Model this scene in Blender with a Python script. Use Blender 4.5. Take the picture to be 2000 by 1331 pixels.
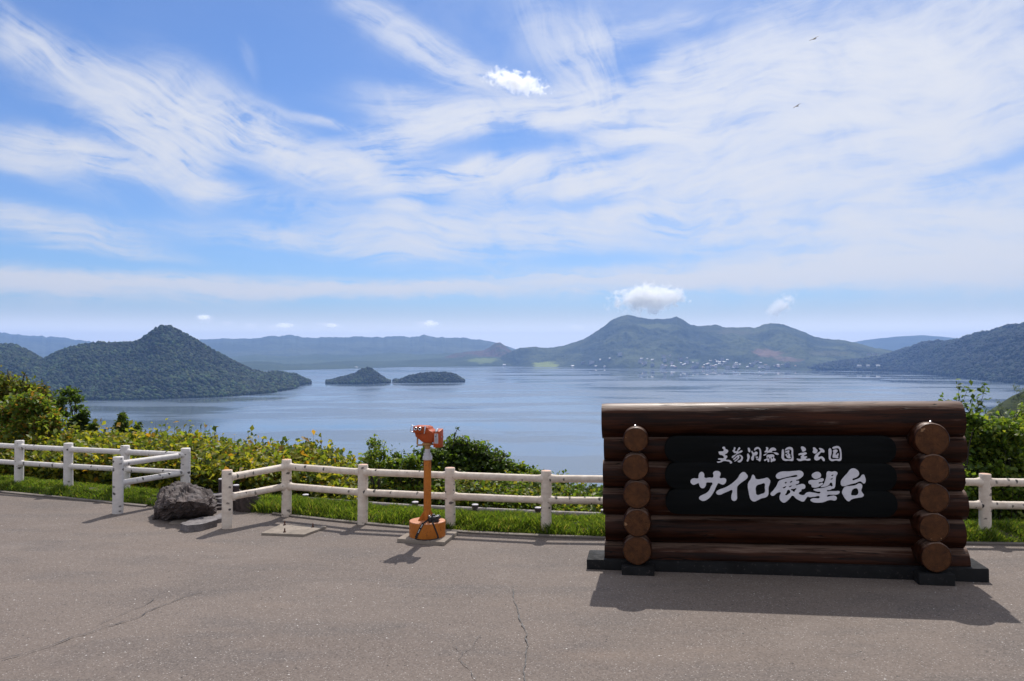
import bpy, bmesh, math, random
import numpy as np
from mathutils import Vector, Matrix

R = math.radians
PI = math.pi
for o in list(bpy.data.objects):
    bpy.data.objects.remove(o)
SC = bpy.context.scene
COL = SC.collection
rng = np.random.default_rng(7)
random.seed(7)

# ------------------------------------------------------------------ camera
F = 1600.0                    # focal length in photo pixels (2000 wide)
CU, CV = 1000.0, 665.5
HOR = 684.0
PITCH = math.atan((HOR - CV) / F)
CAM = np.array([0.0, 0.0, 2.3])
cd = bpy.data.cameras.new('camera')
cam = bpy.data.objects.new('camera', cd)
COL.objects.link(cam)
cam.location = CAM
cam.rotation_euler = (PI / 2 + PITCH, 0, 0)
cd.sensor_width = 36.0
cd.lens = 36.0 * F / 2000.0
cd.clip_start = 0.05
cd.clip_end = 120000.0
SC.camera = cam

# ------------------------------------------------------------------ light and exposure
SUN_AZ, SUN_EL = R(11.0), R(52.0)
SUNV = Vector((math.sin(SUN_AZ) * math.cos(SUN_EL), math.cos(SUN_AZ) * math.cos(SUN_EL), math.sin(SUN_EL)))
sd = bpy.data.lights.new('sun', 'SUN')
sd.energy = 3.3
sd.angle = R(0.53)
sd.color = (1.0, 0.95, 0.88)
sun = bpy.data.objects.new('sun', sd)
COL.objects.link(sun)
sun.rotation_euler = (-SUNV).to_track_quat('-Z', 'Y').to_euler()
sun.location = (0, 0, 30)
SC.view_settings.view_transform = 'Standard'
SC.view_settings.look = 'None'
SC.view_settings.gamma = 1.0
SC.view_settings.exposure = 0.50
SC.render.engine = 'CYCLES'
cy = SC.cycles
cy.use_denoising = True
try:
    cy.denoiser = 'OPENIMAGEDENOISE'
except Exception:
    pass
cy.max_bounces = 8
cy.diffuse_bounces = 3
cy.glossy_bounces = 3
cy.transmission_bounces = 4
cy.transparent_max_bounces = 8
cy.volume_bounces = 6
cy.sample_clamp_indirect = 6.0

SKY_STRENGTH = 0.066
CLOUD_RGB = (0.500, 0.515, 0.555)


def az_el(u, v):
    """direction of the sky seen at a photo pixel, as azimuth and elevation"""
    x, z = (u - CU) / F, (CV - v) / F
    c, s = math.cos(PITCH), math.sin(PITCH)
    d = Vector((x, c - z * s, s + z * c)).normalized()
    return math.atan2(d.x, d.y), math.asin(d.z)


def build_world():
    w = bpy.data.worlds.new('World')
    SC.world = w
    w.use_nodes = True
    nt = w.node_tree
    N, L = nt.nodes, nt.links
    N.clear()

    def n(t, **kw):
        x = N.new(t)
        for k, v in kw.items():
            setattr(x, k, v)
        return x

    def math_(op, a, b=None, c=None, clamp=False):
        x = n('ShaderNodeMath', operation=op, use_clamp=clamp)
        for i, v in enumerate((a, b, c)):
            if v is None:
                continue
            if isinstance(v, (int, float)):
                x.inputs[i].default_value = v
            else:
                L.new(v, x.inputs[i])
        return x.outputs[0]

    def vmath(op, a, b=None):
        x = n('ShaderNodeVectorMath', operation=op)
        for i, v in enumerate((a, b)):
            if v is None:
                continue
            if isinstance(v, (tuple, list)):
                x.inputs[i].default_value = v
            else:
                L.new(v, x.inputs[i])
        return x

    out = n('ShaderNodeOutputWorld')
    bg = n('ShaderNodeBackground')
    bg.inputs[1].default_value = 1.0
    L.new(bg.outputs[0], out.inputs[0])
    sky = n('ShaderNodeTexSky', sky_type='NISHITA')
    sky.sun_disc = False
    sky.sun_elevation = SUN_EL
    sky.sun_rotation = SUN_AZ
    sky.altitude = 300
    sky.air_density = 1.0
    sky.dust_density = 0.6
    sky.ozone_density = 2.2
    skyc = vmath('SCALE', sky.outputs[0])
    skyc.inputs[3].default_value = SKY_STRENGTH
    # the real air is a deeper blue than the model at this strength
    tint = vmath('MULTIPLY', skyc.outputs[0], (0.66, 0.88, 1.24))

    tc = n('ShaderNodeTexCoord')
    sep = n('ShaderNodeSeparateXYZ')
    L.new(tc.outputs['Generated'], sep.inputs[0])
    az = math_('ARCTAN2', sep.outputs[0], sep.outputs[1])
    el = math_('ARCSINE', sep.outputs[2])
    comb = n('ShaderNodeCombineXYZ')
    L.new(az, comb.inputs[0])
    L.new(el, comb.inputs[1])

    def noise(vec, scale, detail, rough=0.55, dist=0.0):
        x = n('ShaderNodeTexNoise')
        x.inputs['Scale'].default_value = scale
        x.inputs['Detail'].default_value = detail
        x.inputs['Roughness'].default_value = rough
        x.inputs['Distortion'].default_value = dist
        L.new(vec, x.inputs['Vector'])
        return x

    def mapping(vec, loc=(0, 0, 0), rot=0.0, scale=(1, 1, 1), typ='TEXTURE'):
        m = n('ShaderNodeMapping', vector_type=typ)
        m.inputs['Location'].default_value = loc
        m.inputs['Rotation'].default_value = (0, 0, rot)
        m.inputs['Scale'].default_value = scale
        L.new(vec, m.inputs['Vector'])
        return m.outputs[0]

    # wander: domain warp of the direction coordinates
    wn = noise(comb.outputs[0], 9.0, 4.0, 0.55)
    wv = vmath('SUBTRACT', wn.outputs['Color'], (0.5, 0.5, 0.5))
    ws = vmath('MULTIPLY', wv.outputs[0], (0.040, 0.026, 0.0))
    warped = vmath('ADD', comb.outputs[0], ws.outputs[0]).outputs[0]
    flat = vmath('ADD', vmath('MULTIPLY', warped, (1, 1, 0)).outputs[0], (0, 0, 1)).outputs[0]

    strokes = [
        (230, 165, 230, 30, 17, .68), (60, 62, 60, 10, 40, .25), (440, 215, 120, 34, 28, .55),
        (560, 285, 110, 34, 34, .60), (350, 265, 110, 52, 15, .72), (250, 215, 130, 26, 12, .42),
        (70, 292, 130, 27, 2, .80), (200, 312, 90, 18, 12, .45), (425, 374, 62, 14, 0, .85),
        (330, 320, 90, 42, 30, .55), (120, 345, 80, 18, 20, .28), (650, 320, 80, 22, 4, .72),
        (760, 288, 150, 30, -14, .80), (1000, 228, 170, 32, -4, .95), (820, 210, 130, 28, 8, .45),
        (1240, 250, 140, 22, 7, .92), (715, 338, 40, 18, 40, .55), (860, 348, 170, 19, -7, .85),
        (1010, 345, 220, 34, -4, .50), (1160, 350, 110, 24, -6, .85), (1010, 318, 160, 14, -7, .45),
        (830, 92, 150, 26, 27, .55), (900, 128, 70, 16, 12, .35), (1160, 140, 90, 50, 65, .55),
        (1060, 60, 70, 34, 60, .24), (1260, 60, 150, 14, -8, .30), (1480, 45, 180, 26, -20, .42),
        (1540, 130, 330, 52, -6, .78), (1760, 125, 220, 40, 6, .70), (1480, 215, 300, 55, -3, .85),
        (1700, 250, 330, 40, -8, .75), (1900, 220, 120, 50, -5, .45), (1560, 320, 300, 45, -5, .85),
        (1850, 320, 130, 26, -14, .45), (1400, 390, 300, 35, -3, .60), (1800, 390, 250, 45, -4, .80),
        (1700, 460, 300, 40, 0, .70), (1900, 470, 200, 60, 0, .65), (1270, 397, 60, 13, 4, .75),
        (1200, 440, 320, 36, 4, .62), (780, 404, 40, 9, 0, .75), (660, 478, 230, 18, 4, .62),
        (900, 465, 200, 28, 2, .60), (700, 430, 200, 22, 8, .34), (90, 432, 130, 18, 6, .62),
        (160, 460, 130, 16, 10, .40), (200, 486, 120, 7, 3, .42), (300, 547, 420, 14, 1, .85),
        (180, 560, 260, 20, 0, .70), (830, 560, 130, 10, 2, .75), (1250, 545, 280, 17, -3, .85),
        (1620, 530, 260, 20, -2, .85), (1900, 525, 200, 26, 2, .75), (1620, 500, 90, 10, -4, .55),
        (490, 115, 30, 10, 70, .22), (612, 234, 62, 7, 14, .45), (900, 520, 300, 12, 3, .25),
        (1900, 60, 200, 50, -15, .30),
    ]
    k = 1.0 / F
    groups = {'down': (14, 42), 'rise': (-60, -3), 'level': (-3, 14), 'steep': (42, 90)}
    fibre = {'down': (24, 0.5), 'rise': (-10, 0.4), 'level': (3, 0.4), 'steep': (62, 0.6)}
    # the fibres curl more than the bands they make up
    cn = noise(comb.outputs[0], 4.0, 3.0, 0.5)
    cv_ = vmath('SUBTRACT', cn.outputs['Color'], (0.5, 0.5, 0.5))
    cs_ = vmath('MULTIPLY', cv_.outputs[0], (0.12, 0.09, 0.0))
    curl = vmath('ADD', warped, cs_.outputs[0]).outputs[0]
    mott = noise(mapping(curl, scale=(0.085, 0.045, 1)), 1.0, 7.0, 0.62, 0.5).outputs['Fac']
    tot = None
    for gname, (lo, hi) in groups.items():
        acc = None
        for (u, v, hl, hw, ang, inten) in strokes:
            if not (lo <= ang < hi):
                continue
            a, e = az_el(u, v)
            ca, sa, sx, sy = math.cos(R(-ang)), math.sin(R(-ang)), hl * k * 1.08, hw * k * 1.25
            xx = vmath('DOT_PRODUCT', flat, (ca / sx, sa / sx, -(ca * a + sa * e) / sx)).outputs['Value']
            yy = vmath('DOT_PRODUCT', flat, (-sa / sy, ca / sy, (sa * a - ca * e) / sy)).outputs['Value']
            dd = math_('MULTIPLY_ADD', yy, yy, math_('MULTIPLY', xx, xx))
            p = math_('POWER', 0.42, math_('POWER', dd, 1.5))
            acc = math_('MULTIPLY', p, inten) if acc is None else math_('ADD', acc, math_('MULTIPLY', p, inten))
        fa, fd = fibre[gname]
        f = noise(mapping(curl, rot=R(-fa), scale=(0.20, 0.022, 1)), 1.0, 6.0, 0.60, fd).outputs['Fac']
        g = noise(mapping(curl, rot=R(-fa), scale=(0.075, 0.0062, 1)), 1.0, 5.0, 0.62, fd).outputs['Fac']
        f = math_('ADD', math_('MULTIPLY', f, 0.37), math_('MULTIPLY_ADD', g, 0.23, math_('MULTIPLY', mott, 0.40)))
        fr = n('ShaderNodeMapRange')
        fr.inputs[1].default_value = 0.41
        fr.inputs[2].default_value = 0.595
        fr.inputs[3].default_value = 0.10
        fr.inputs[4].default_value = 1.95
        L.new(f, fr.inputs[0])
        fm = n('ShaderNodeMapRange')
        fm.interpolation_type = 'SMOOTHSTEP'
        fm.inputs[1].default_value = 0.05
        fm.inputs[2].default_value = 0.40
        fm.inputs[3].default_value = 1.0
        fm.inputs[4].default_value = 0.68
        L.new(az, fm.inputs[0])
        acc = math_('MULTIPLY', acc, math_('MULTIPLY_ADD', math_('SUBTRACT', fr.outputs[0], 1.0), fm.outputs[0], 1.0))
        tot = acc if tot is None else math_('ADD', tot, acc)
    # clear lanes between the bands
    gap = None
    for (u, v, hl, hw, ang, inten) in ((1000, 276, 170, 17, -7, .95), (860, 320, 90, 10, -14, .6), (1130, 398, 140, 13, -2, .8), (1960, 312, 110, 15, -10, .9), (470, 340, 50, 22, 35, .7), (240, 385, 130, 22, 4, .6), (1250, 105, 70, 26, -30, .7), (1400, 60, 160, 14, -12, .5),
                                       (640, 262, 60, 14, 12, .5), (1200, 300, 110, 8, -10, .5), (1580, 440, 70, 8, 8, .5), (1700, 370, 60, 9, -18, .5), (560, 110, 160, 70, 10, .8), (1640, 268, 150, 8, -10, .45), (700, 515, 330, 10, 2, .6), (1150, 512, 220, 9, -3, .6), (180, 520, 220, 12, 1, .6), (1350, 480, 140, 7, 6, .4)):
        a, e = az_el(u, v)
        ca, sa, sx, sy = math.cos(R(-ang)), math.sin(R(-ang)), hl * k * 1.1, hw * k * 1.2
        xx = vmath('DOT_PRODUCT', flat, (ca / sx, sa / sx, -(ca * a + sa * e) / sx)).outputs['Value']
        yy = vmath('DOT_PRODUCT', flat, (-sa / sy, ca / sy, (sa * a - ca * e) / sy)).outputs['Value']
        dd = math_('MULTIPLY_ADD', yy, yy, math_('MULTIPLY', xx, xx))
        p = math_('MULTIPLY', math_('POWER', 0.42, math_('POWER', dd, 1.5)), inten)
        gap = p if gap is None else math_('MAXIMUM', gap, p)
    keep = math_('SUBTRACT', 1.0, math_('MULTIPLY', gap, 0.92))
    tot = math_('MULTIPLY', tot, keep)
    # flat cloud banks low over the horizon: crisp lumpy tops, soft undersides
    lump = noise(mapping(comb.outputs[0], scale=(0.030, 0.012, 1)), 1.0, 6.0, 0.6, 0.2).outputs['Fac']
    for (u, v, hl, hw, inten) in ((330, 556, 380, 11, .95), (90, 549, 160, 9, .7), (840, 562, 120, 10, .9), (560, 566, 170, 8, .6), (1240, 548, 270, 11, .95), (1500, 540, 200, 13, .85), (1720, 527, 260, 17, .9), (1950, 540, 160, 18, .7), (1620, 505, 70, 8, .6),
                                  (397, 620, 17, 5, .8), (556, 636, 23, 5, .8), (647, 637, 18, 4, .7), (840, 632, 17, 6, .9), (705, 650, 22, 4, .6), (494, 629, 10, 4, .6), (447, 626, 8, 4, .5), (1122, 637, 12, 5, .7), (1300, 142, 22, 7, .7), (1500, 440, 10, 5, .5), (1400, 422, 10, 4, .5), (1462, 402, 14, 6, .5)):
        a, e = az_el(u, v)
        sx, sy = hl * k, hw * k
        xx = vmath('DOT_PRODUCT', flat, (1 / sx, 0, -a / sx)).outputs['Value']
        yy = math_('ADD', vmath('DOT_PRODUCT', flat, (0, 1 / sy, -e / sy)).outputs['Value'], math_('MULTIPLY', math_('SUBTRACT', lump, 0.5), 3.2))
        topm = n('ShaderNodeMapRange')
        topm.interpolation_type = 'SMOOTHSTEP'
        topm.inputs[1].default_value = 1.05
        topm.inputs[2].default_value = 0.60
        L.new(yy, topm.inputs[0])
        botm = n('ShaderNodeMapRange')
        botm.interpolation_type = 'SMOOTHSTEP'
        botm.inputs[1].default_value = -2.2
        botm.inputs[2].default_value = 0.3
        L.new(yy, botm.inputs[0])
        xm = math_('POWER', 0.35, math_('POWER', math_('ABSOLUTE', xx), 3.0))
        tot = math_('ADD', tot, math_('MULTIPLY', math_('MULTIPLY', math_('MULTIPLY', topm.outputs[0], botm.outputs[0]), xm), inten * 1.1))
    # faint veil everywhere, thicker to the right and low down; ambient fill cover added out of view
    veil = n('ShaderNodeMapRange')
    veil.interpolation_type = 'SMOOTHSTEP'
    veil.inputs[1].default_value = -0.35
    veil.inputs[2].default_value = 0.55
    veil.inputs[3].default_value = 0.02
    veil.inputs[4].default_value = 0.26
    L.new(az, veil.inputs[0])
    # unseen bright cloud added overhead and behind the viewpoint to lift ambient light
    fill_cover = n('ShaderNodeMapRange')
    fill_cover.interpolation_type = 'SMOOTHSTEP'
    fill_cover.inputs[1].default_value = 0.46
    fill_cover.inputs[2].default_value = 0.75
    fill_cover.inputs[3].default_value = 0.0
    fill_cover.inputs[4].default_value = 1.5
    L.new(el, fill_cover.inputs[0])
    rear = n('ShaderNodeMapRange')
    rear.interpolation_type = 'SMOOTHSTEP'
    rear.inputs[1].default_value = 0.5
    rear.inputs[2].default_value = -0.2
    rear.inputs[3].default_value = 0.0
    rear.inputs[4].default_value = 1.5
    L.new(sep.outputs[1], rear.inputs[0])
    low = n('ShaderNodeMapRange')
    low.interpolation_type = 'SMOOTHSTEP'
    low.inputs[1].default_value = 0.066
    low.inputs[2].default_value = 0.015
    low.inputs[3].default_value = 0.0
    low.inputs[4].default_value = 0.93
    L.new(el, low.inputs[0])
    vfib = n('ShaderNodeMapRange')
    vfib.inputs[1].default_value = 0.35
    vfib.inputs[2].default_value = 0.65
    vfib.inputs[3].default_value = 0.5
    vfib.inputs[4].default_value = 1.4
    L.new(mott, vfib.inputs[0])
    extra = math_('ADD', math_('ADD', veil.outputs[0], fill_cover.outputs[0]), rear.outputs[0])
    dens = math_('ADD', math_('MULTIPLY', math_('MULTIPLY', extra, vfib.outputs[0]), keep), tot)
    # saturating: 1 - exp(-1.4 d)
    ex = math_('POWER', 2.71828, math_('MULTIPLY', dens, -1.25))
    cov = math_('SUBTRACT', 1.0, ex)
    cov2 = math_('SUBTRACT', 1.0, math_('MULTIPLY', math_('SUBTRACT', 1.0, cov), math_('SUBTRACT', 1.0, low.outputs[0])))
    cov2 = math_('MULTIPLY', cov2, 0.97, clamp=True)
    # clouds towards the sun are brighter
    sv = vmath('DOT_PRODUCT', tc.outputs['Generated'], tuple(SUNV))
    glow = n('ShaderNodeMapRange')
    glow.inputs[1].default_value = 0.3
    glow.inputs[2].default_value = 1.0
    glow.inputs[3].default_value = 0.92
    glow.inputs[4].default_value = 1.25
    L.new(sv.outputs['Value'], glow.inputs[0])
    cl = vmath('SCALE', None)
    cl.inputs[0].default_value = CLOUD_RGB
    L.new(math_('MULTIPLY', glow.outputs[0], math_('MULTIPLY_ADD', math_('POWER', low.outputs[0], 2.0), 1.0, 1.0)), cl.inputs[3])
    mix = n('ShaderNodeMix', data_type='RGBA')
    L.new(cov2, mix.inputs[0])
    L.new(tint.outputs[0], mix.inputs[6])
    L.new(cl.outputs[0], mix.inputs[7])
    L.new(mix.outputs[2], bg.inputs[0])
    w.cycles.sampling_method = 'MANUAL'
    w.cycles.sample_map_resolution = 512


build_world()


# ------------------------------------------------------------------ geometry helpers
def ray(u, v):
    x, z = (u - CU) / F, (CV - v) / F
    c, s = math.cos(PITCH), math.sin(PITCH)
    return np.array([x, c - z * s, s + z * c])


def P(u, v, d):
    r = ray(u, v)
    return CAM + r * (d / r[1])


def G(u, v, z=0.0):
    r = ray(u, v)
    return CAM + r * ((z - CAM[2]) / r[2])


def hash2(ix, iy, seed):
    h = (ix.astype(np.int64) * 374761393 + iy.astype(np.int64) * 668265263 + seed * 1442695041) & 0xFFFFFFFF
    h = ((h ^ (h >> 13)) * 1274126177) & 0xFFFFFFFF
    h = h ^ (h >> 16)
    return (h & 0xFFFFFF) / float(0xFFFFFF)


def vnoise(x, y, seed=0):
    x, y = np.asarray(x, float), np.asarray(y, float)
    ix, iy = np.floor(x), np.floor(y)
    fx, fy = x - ix, y - iy
    fx, fy = fx * fx * (3 - 2 * fx), fy * fy * (3 - 2 * fy)
    a, b = hash2(ix, iy, seed), hash2(ix + 1, iy, seed)
    c, d = hash2(ix, iy + 1, seed), hash2(ix + 1, iy + 1, seed)
    return (a + (b - a) * fx) * (1 - fy) + (c + (d - c) * fx) * fy


def fbm(x, y, seed=0, oct=5, gain=0.5):
    s, a, t = 0.0, 1.0, 0.0
    x, y = np.asarray(x, float), np.asarray(y, float)
    for i in range(oct):
        s = s + a * (vnoise(x, y, seed + i * 17) * 2 - 1)
        t += a
        a *= gain
        x, y = x * 2.03 + 5.1, y * 2.03 + 3.7
    return s / t


def ridged(x, y, seed=0, oct=4):
    s, a, t = 0.0, 1.0, 0.0
    for i in range(oct):
        s = s + a * (1 - np.abs(vnoise(x, y, seed + i * 31) * 2 - 1) * 2)
        t += a
        a *= 0.5
        x, y = x * 2.1 + 1.3, y * 2.1 + 7.7
    return s / t


def np_mesh(name, verts, faces, smooth=False, colors=None):
    me = bpy.data.meshes.new(name)
    verts = np.asarray(verts, dtype=np.float32).reshape(-1, 3)
    faces = np.asarray(faces, dtype=np.int32)
    k = faces.shape[1]
    me.vertices.add(len(verts))
    me.vertices.foreach_set('co', verts.ravel())
    me.loops.add(faces.size)
    me.loops.foreach_set('vertex_index', faces.ravel())
    me.polygons.add(len(faces))
    me.polygons.foreach_set('loop_start', np.arange(0, faces.size, k, dtype=np.int32))
    try:
        me.polygons.foreach_set('loop_total', np.full(len(faces), k, dtype=np.int32))
    except Exception:
        pass
    if smooth:
        me.polygons.foreach_set('use_smooth', np.ones(len(faces), dtype=bool))
    me.update(calc_edges=True)
    me.validate()
    if colors is not None:
        at = me.color_attributes.new('tint', 'FLOAT_COLOR', 'POINT')
        c4 = np.ones((len(verts), 4), dtype=np.float32)
        c4[:, :3] = colors
        at.data.foreach_set('color', c4.ravel())
    return me


def link(name, me, mat=None, parent=None, loc=None):
    o = bpy.data.objects.new(name, me)
    COL.objects.link(o)
    if mat is not None and me is not None and len(me.materials) == 0:
        me.materials.append(mat)
    if parent is not None:
        o.parent = parent
    if loc is not None:
        o.location = loc
    return o


def tag(o, label=None, cat=None, group=None, kind=None):
    if label:
        o['label'] = label
    if cat:
        o['category'] = cat
    if group:
        o['group'] = group
    if kind:
        o['kind'] = kind
    return o


def empty(name, loc, rot=(0, 0, 0)):
    o = bpy.data.objects.new(name, None)
    COL.objects.link(o)
    o.location = loc
    o.rotation_euler = rot
    o.empty_display_size = 0.2
    return o


class MB:
    """collects shapes in one mesh"""

    def __init__(s):
        s.v, s.f = [], []

    def add(s, vs, fs):
        b = len(s.v)
        s.v += [tuple(map(float, p)) for p in vs]
        s.f += [tuple(i + b for i in f) for f in fs]

    def box(s, c, size, rz=0.0, taper=1.0):
        hx, hy, hz = size[0] / 2, size[1] / 2, size[2] / 2
        ca, sa = math.cos(rz), math.sin(rz)
        vs = []
        for z, k in ((-hz, 1.0), (hz, taper)):
            for x, y in ((-hx, -hy), (hx, -hy), (hx, hy), (-hx, hy)):
                x, y = x * k, y * k
                vs.append((c[0] + x * ca - y * sa, c[1] + x * sa + y * ca, c[2] + z))
        s.add(vs, [(0, 3, 2, 1), (4, 5, 6, 7), (0, 1, 5, 4), (1, 2, 6, 5), (2, 3, 7, 6), (3, 0, 4, 7)])

    def prism(s, pts, axis, a, b):
        """polygon pts (2D) extruded along axis 'x','y' or 'z' from a to b"""
        n = len(pts)

        def mk(p, t):
            return {'x': (t, p[0], p[1]), 'y': (p[0], t, p[1]), 'z': (p[0], p[1], t)}[axis]
        vs = [mk(p, a) for p in pts] + [mk(p, b) for p in pts]
        fs = [tuple(range(n))[::-1], tuple(range(n, 2 * n))]
        for i in range(n):
            j = (i + 1) % n
            fs.append((i, j, n + j, n + i))
        s.add(vs, fs)

    def tube(s, pts, rad, seg=10, cap=True):
        pts = [Vector(tuple(map(float, p))) for p in pts]
        rads = rad if hasattr(rad, '__len__') else [rad] * len(pts)
        vs, fs = [], []
        prev = None
        for i, p in enumerate(pts):
            t = (pts[min(i + 1, len(pts) - 1)] - pts[max(i - 1, 0)]).normalized()
            if prev is None:
                ref = Vector((0, 0, 1)) if abs(t.z) < 0.9 else Vector((1, 0, 0))
                a = t.cross(ref).normalized()
            else:
                a = (prev - t * prev.dot(t)).normalized()
            prev = a
            b = t.cross(a)
            for k in range(seg):
                w = 2 * PI * k / seg
                vs.append(p + (a * math.cos(w) + b * math.sin(w)) * rads[i])
        for i in range(len(pts) - 1):
            for k in range(seg):
                k2 = (k + 1) % seg
                fs.append((i * seg + k, i * seg + k2, (i + 1) * seg + k2, (i + 1) * seg + k))
        if cap:
            fs.append(tuple(range(seg))[::-1])
            fs.append(tuple(range((len(pts) - 1) * seg, len(pts) * seg)))
        s.add(vs, fs)

    def lathe(s, c, prof, seg=32):
        vs, fs = [], []
        for (r, z) in prof:
            for k in range(seg):
                w = 2 * PI * k / seg
                vs.append((c[0] + r * math.cos(w), c[1] + r * math.sin(w), c[2] + z))
        n = len(prof)
        for i in range(n - 1):
            for k in range(seg):
                k2 = (k + 1) % seg
                fs.append((i * seg + k, i * seg + k2, (i + 1) * seg + k2, (i + 1) * seg + k))
        fs.append(tuple(range(seg))[::-1])
        fs.append(tuple(range((n - 1) * seg, n * seg)))
        s.add(vs, fs)

    def build(s, name, mat, parent=None, smooth=None, bevel=0.0, loc=None):
        me = bpy.data.meshes.new(name)
        me.from_pydata(s.v, [], s.f)
        if bevel > 0:
            bm = bmesh.new()
            bm.from_mesh(me)
            bmesh.ops.remove_doubles(bm, verts=bm.verts, dist=1e-5)
            ed = [e for e in bm.edges if len(e.link_faces) == 2 and e.calc_face_angle(0) > R(30)]
            bmesh.ops.bevel(bm, geom=ed, offset=bevel, segments=2, affect='EDGES', profile=0.5)
            bm.to_mesh(me)
            bm.free()
        bm = bmesh.new()
        bm.from_mesh(me)
        bmesh.ops.recalc_face_normals(bm, faces=bm.faces)
        bm.to_mesh(me)
        bm.free()
        if smooth is not None:
            me.polygons.foreach_set('use_smooth', np.ones(len(me.polygons), dtype=bool))
            me.set_sharp_from_angle(angle=R(smooth))
        me.update()
        return link(name, me, mat, parent, loc)


# ------------------------------------------------------------------ materials
class NT:
    def __init__(s, name):
        s.m = bpy.data.materials.new(name)
        s.m.use_nodes = True
        s.t = s.m.node_tree
        s.t.nodes.clear()
        s.out = s.n('ShaderNodeOutputMaterial')

    def n(s, typ, **kw):
        x = s.t.nodes.new(typ)
        for k, v in kw.items():
            setattr(x, k, v)
        return x

    def set(s, sock, v):
        if isinstance(v, bpy.types.NodeSocket):
            s.t.links.new(v, sock)
        elif v is not None:
            if isinstance(v, (tuple, list)) and len(v) == 3 and sock.type == 'RGBA':
                v = (*v, 1.0)
            sock.default_value = v

    def math(s, op, a, b=None, c=None, clamp=False):
        x = s.n('ShaderNodeMath', operation=op, use_clamp=clamp)
        for i, v in enumerate((a, b, c)):
            s.set(x.inputs[i], v)
        return x.outputs[0]

    def coord(s, kind='Object', scale=None, rand=False):
        tc = s.n('ShaderNodeTexCoord')
        o = tc.outputs[kind]
        if rand:
            oi = s.n('ShaderNodeObjectInfo')
            va = s.n('ShaderNodeVectorMath', operation='MULTIPLY_ADD')
            cm = s.n('ShaderNodeCombineXYZ')
            for i in range(3):
                s.set(cm.inputs[i], oi.outputs['Random'])
            s.set(va.inputs[0], cm.outputs[0])
            va.inputs[1].default_value = (37.0, 53.0, 71.0)
            s.set(va.inputs[2], o)
            o = va.outputs[0]
        if scale:
            vm = s.n('ShaderNodeVectorMath', operation='MULTIPLY')
            s.set(vm.inputs[0], o)
            vm.inputs[1].default_value = scale
            o = vm.outputs[0]
        return o

    def noise(s, vec, scale, detail=4, rough=0.55, dist=0.0, out='Fac'):
        x = s.n('ShaderNodeTexNoise')
        s.set(x.inputs['Vector'], vec)
        x.inputs['Scale'].default_value = scale
        x.inputs['Detail'].default_value = detail
        x.inputs['Roughness'].default_value = rough
        x.inputs['Distortion'].default_value = dist
        return x.outputs[out]

    def voronoi(s, vec, scale, feature='F1', rand=1.0):
        x = s.n('ShaderNodeTexVoronoi', feature=feature)
        s.set(x.inputs['Vector'], vec)
        x.inputs['Scale'].default_value = scale
        x.inputs['Randomness'].default_value = rand
        return x

    def ramp(s, fac, a, b, lo=0.0, hi=1.0, smooth=True):
        x = s.n('ShaderNodeMapRange')
        if smooth:
            x.interpolation_type = 'SMOOTHSTEP'
        s.set(x.inputs[0], fac)
        for i, v in enumerate((a, b, lo, hi)):
            s.set(x.inputs[i + 1], v)
        return x.outputs[0]

    def mix(s, fac, a, b, blend='MIX'):
        x = s.n('ShaderNodeMix', data_type='RGBA', blend_type=blend)
        s.set(x.inputs[0], fac)
        s.set(x.inputs[6], a)
        s.set(x.inputs[7], b)
        return x.outputs[2]

    def bump(s, h, strength=0.3, dist=0.02, normal=None):
        x = s.n('ShaderNodeBump')
        x.inputs['Strength'].default_value = strength
        x.inputs['Distance'].default_value = dist
        s.set(x.inputs['Height'], h)
        if normal is not None:
            s.set(x.inputs['Normal'], normal)
        return x.outputs[0]

    def bsdf(s, col, rough=0.6, spec=0.5, metal=0.0, normal=None, coat=0.0):
        x = s.n('ShaderNodeBsdfPrincipled')
        s.set(x.inputs['Base Color'], col)
        s.set(x.inputs['Roughness'], rough)
        s.set(x.inputs['Specular IOR Level'], spec)
        s.set(x.inputs['Metallic'], metal)
        s.set(x.inputs['Coat Weight'], coat)
        if normal is not None:
            s.set(x.inputs['Normal'], normal)
        s.t.links.new(x.outputs[0], s.out.inputs[0])
        return x


def worn(name, a, b, scale=6.0, rough=0.6, bump=0.2, stretch=None, spec=0.5, metal=0.0, rand=False, c=None, fine=60.0):
    """two-tone weathered surface"""
    k = NT(name)
    v = k.coord('Object', stretch, rand)
    f = k.ramp(k.noise(v, scale, 6, 0.6), 0.32, 0.68)
    col = k.mix(f, a, b)
    if c is not None:
        g = k.ramp(k.noise(v, scale * 4.3, 5, 0.65), 0.58, 0.68)
        col = k.mix(g, col, c)
    h = k.noise(v, fine, 4, 0.6)
    rg = k.ramp(k.noise(v, scale * 2, 3), 0.3, 0.7, max(0.05, rough - 0.12), min(1, rough + 0.12))
    k.bsdf(col, rg, spec, metal, k.bump(h, bump, 0.004))
    return k.m


def leaf_mat(name, trans=0.5, boost=1.85, rough=0.5):
    k = NT(name)
    at = k.n('ShaderNodeAttribute', attribute_name='tint')
    p = k.n('ShaderNodeBsdfPrincipled')
    k.set(p.inputs['Base Color'], at.outputs['Color'])
    p.inputs['Roughness'].default_value = rough
    p.inputs['Specular IOR Level'].default_value = 0.28
    tr = k.n('ShaderNodeBsdfTranslucent')
    tcol = k.mix(1.0, at.outputs['Color'], (boost * 1.05, boost, boost * 0.45), 'MULTIPLY')
    k.set(tr.inputs[0], tcol)
    mx = k.n('ShaderNodeMixShader')
    mx.inputs[0].default_value = trans
    k.t.links.new(p.outputs[0], mx.inputs[1])
    k.t.links.new(tr.outputs[0], mx.inputs[2])
    k.t.links.new(mx.outputs[0], k.out.inputs[0])
    return k.m


M = {}


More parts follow.
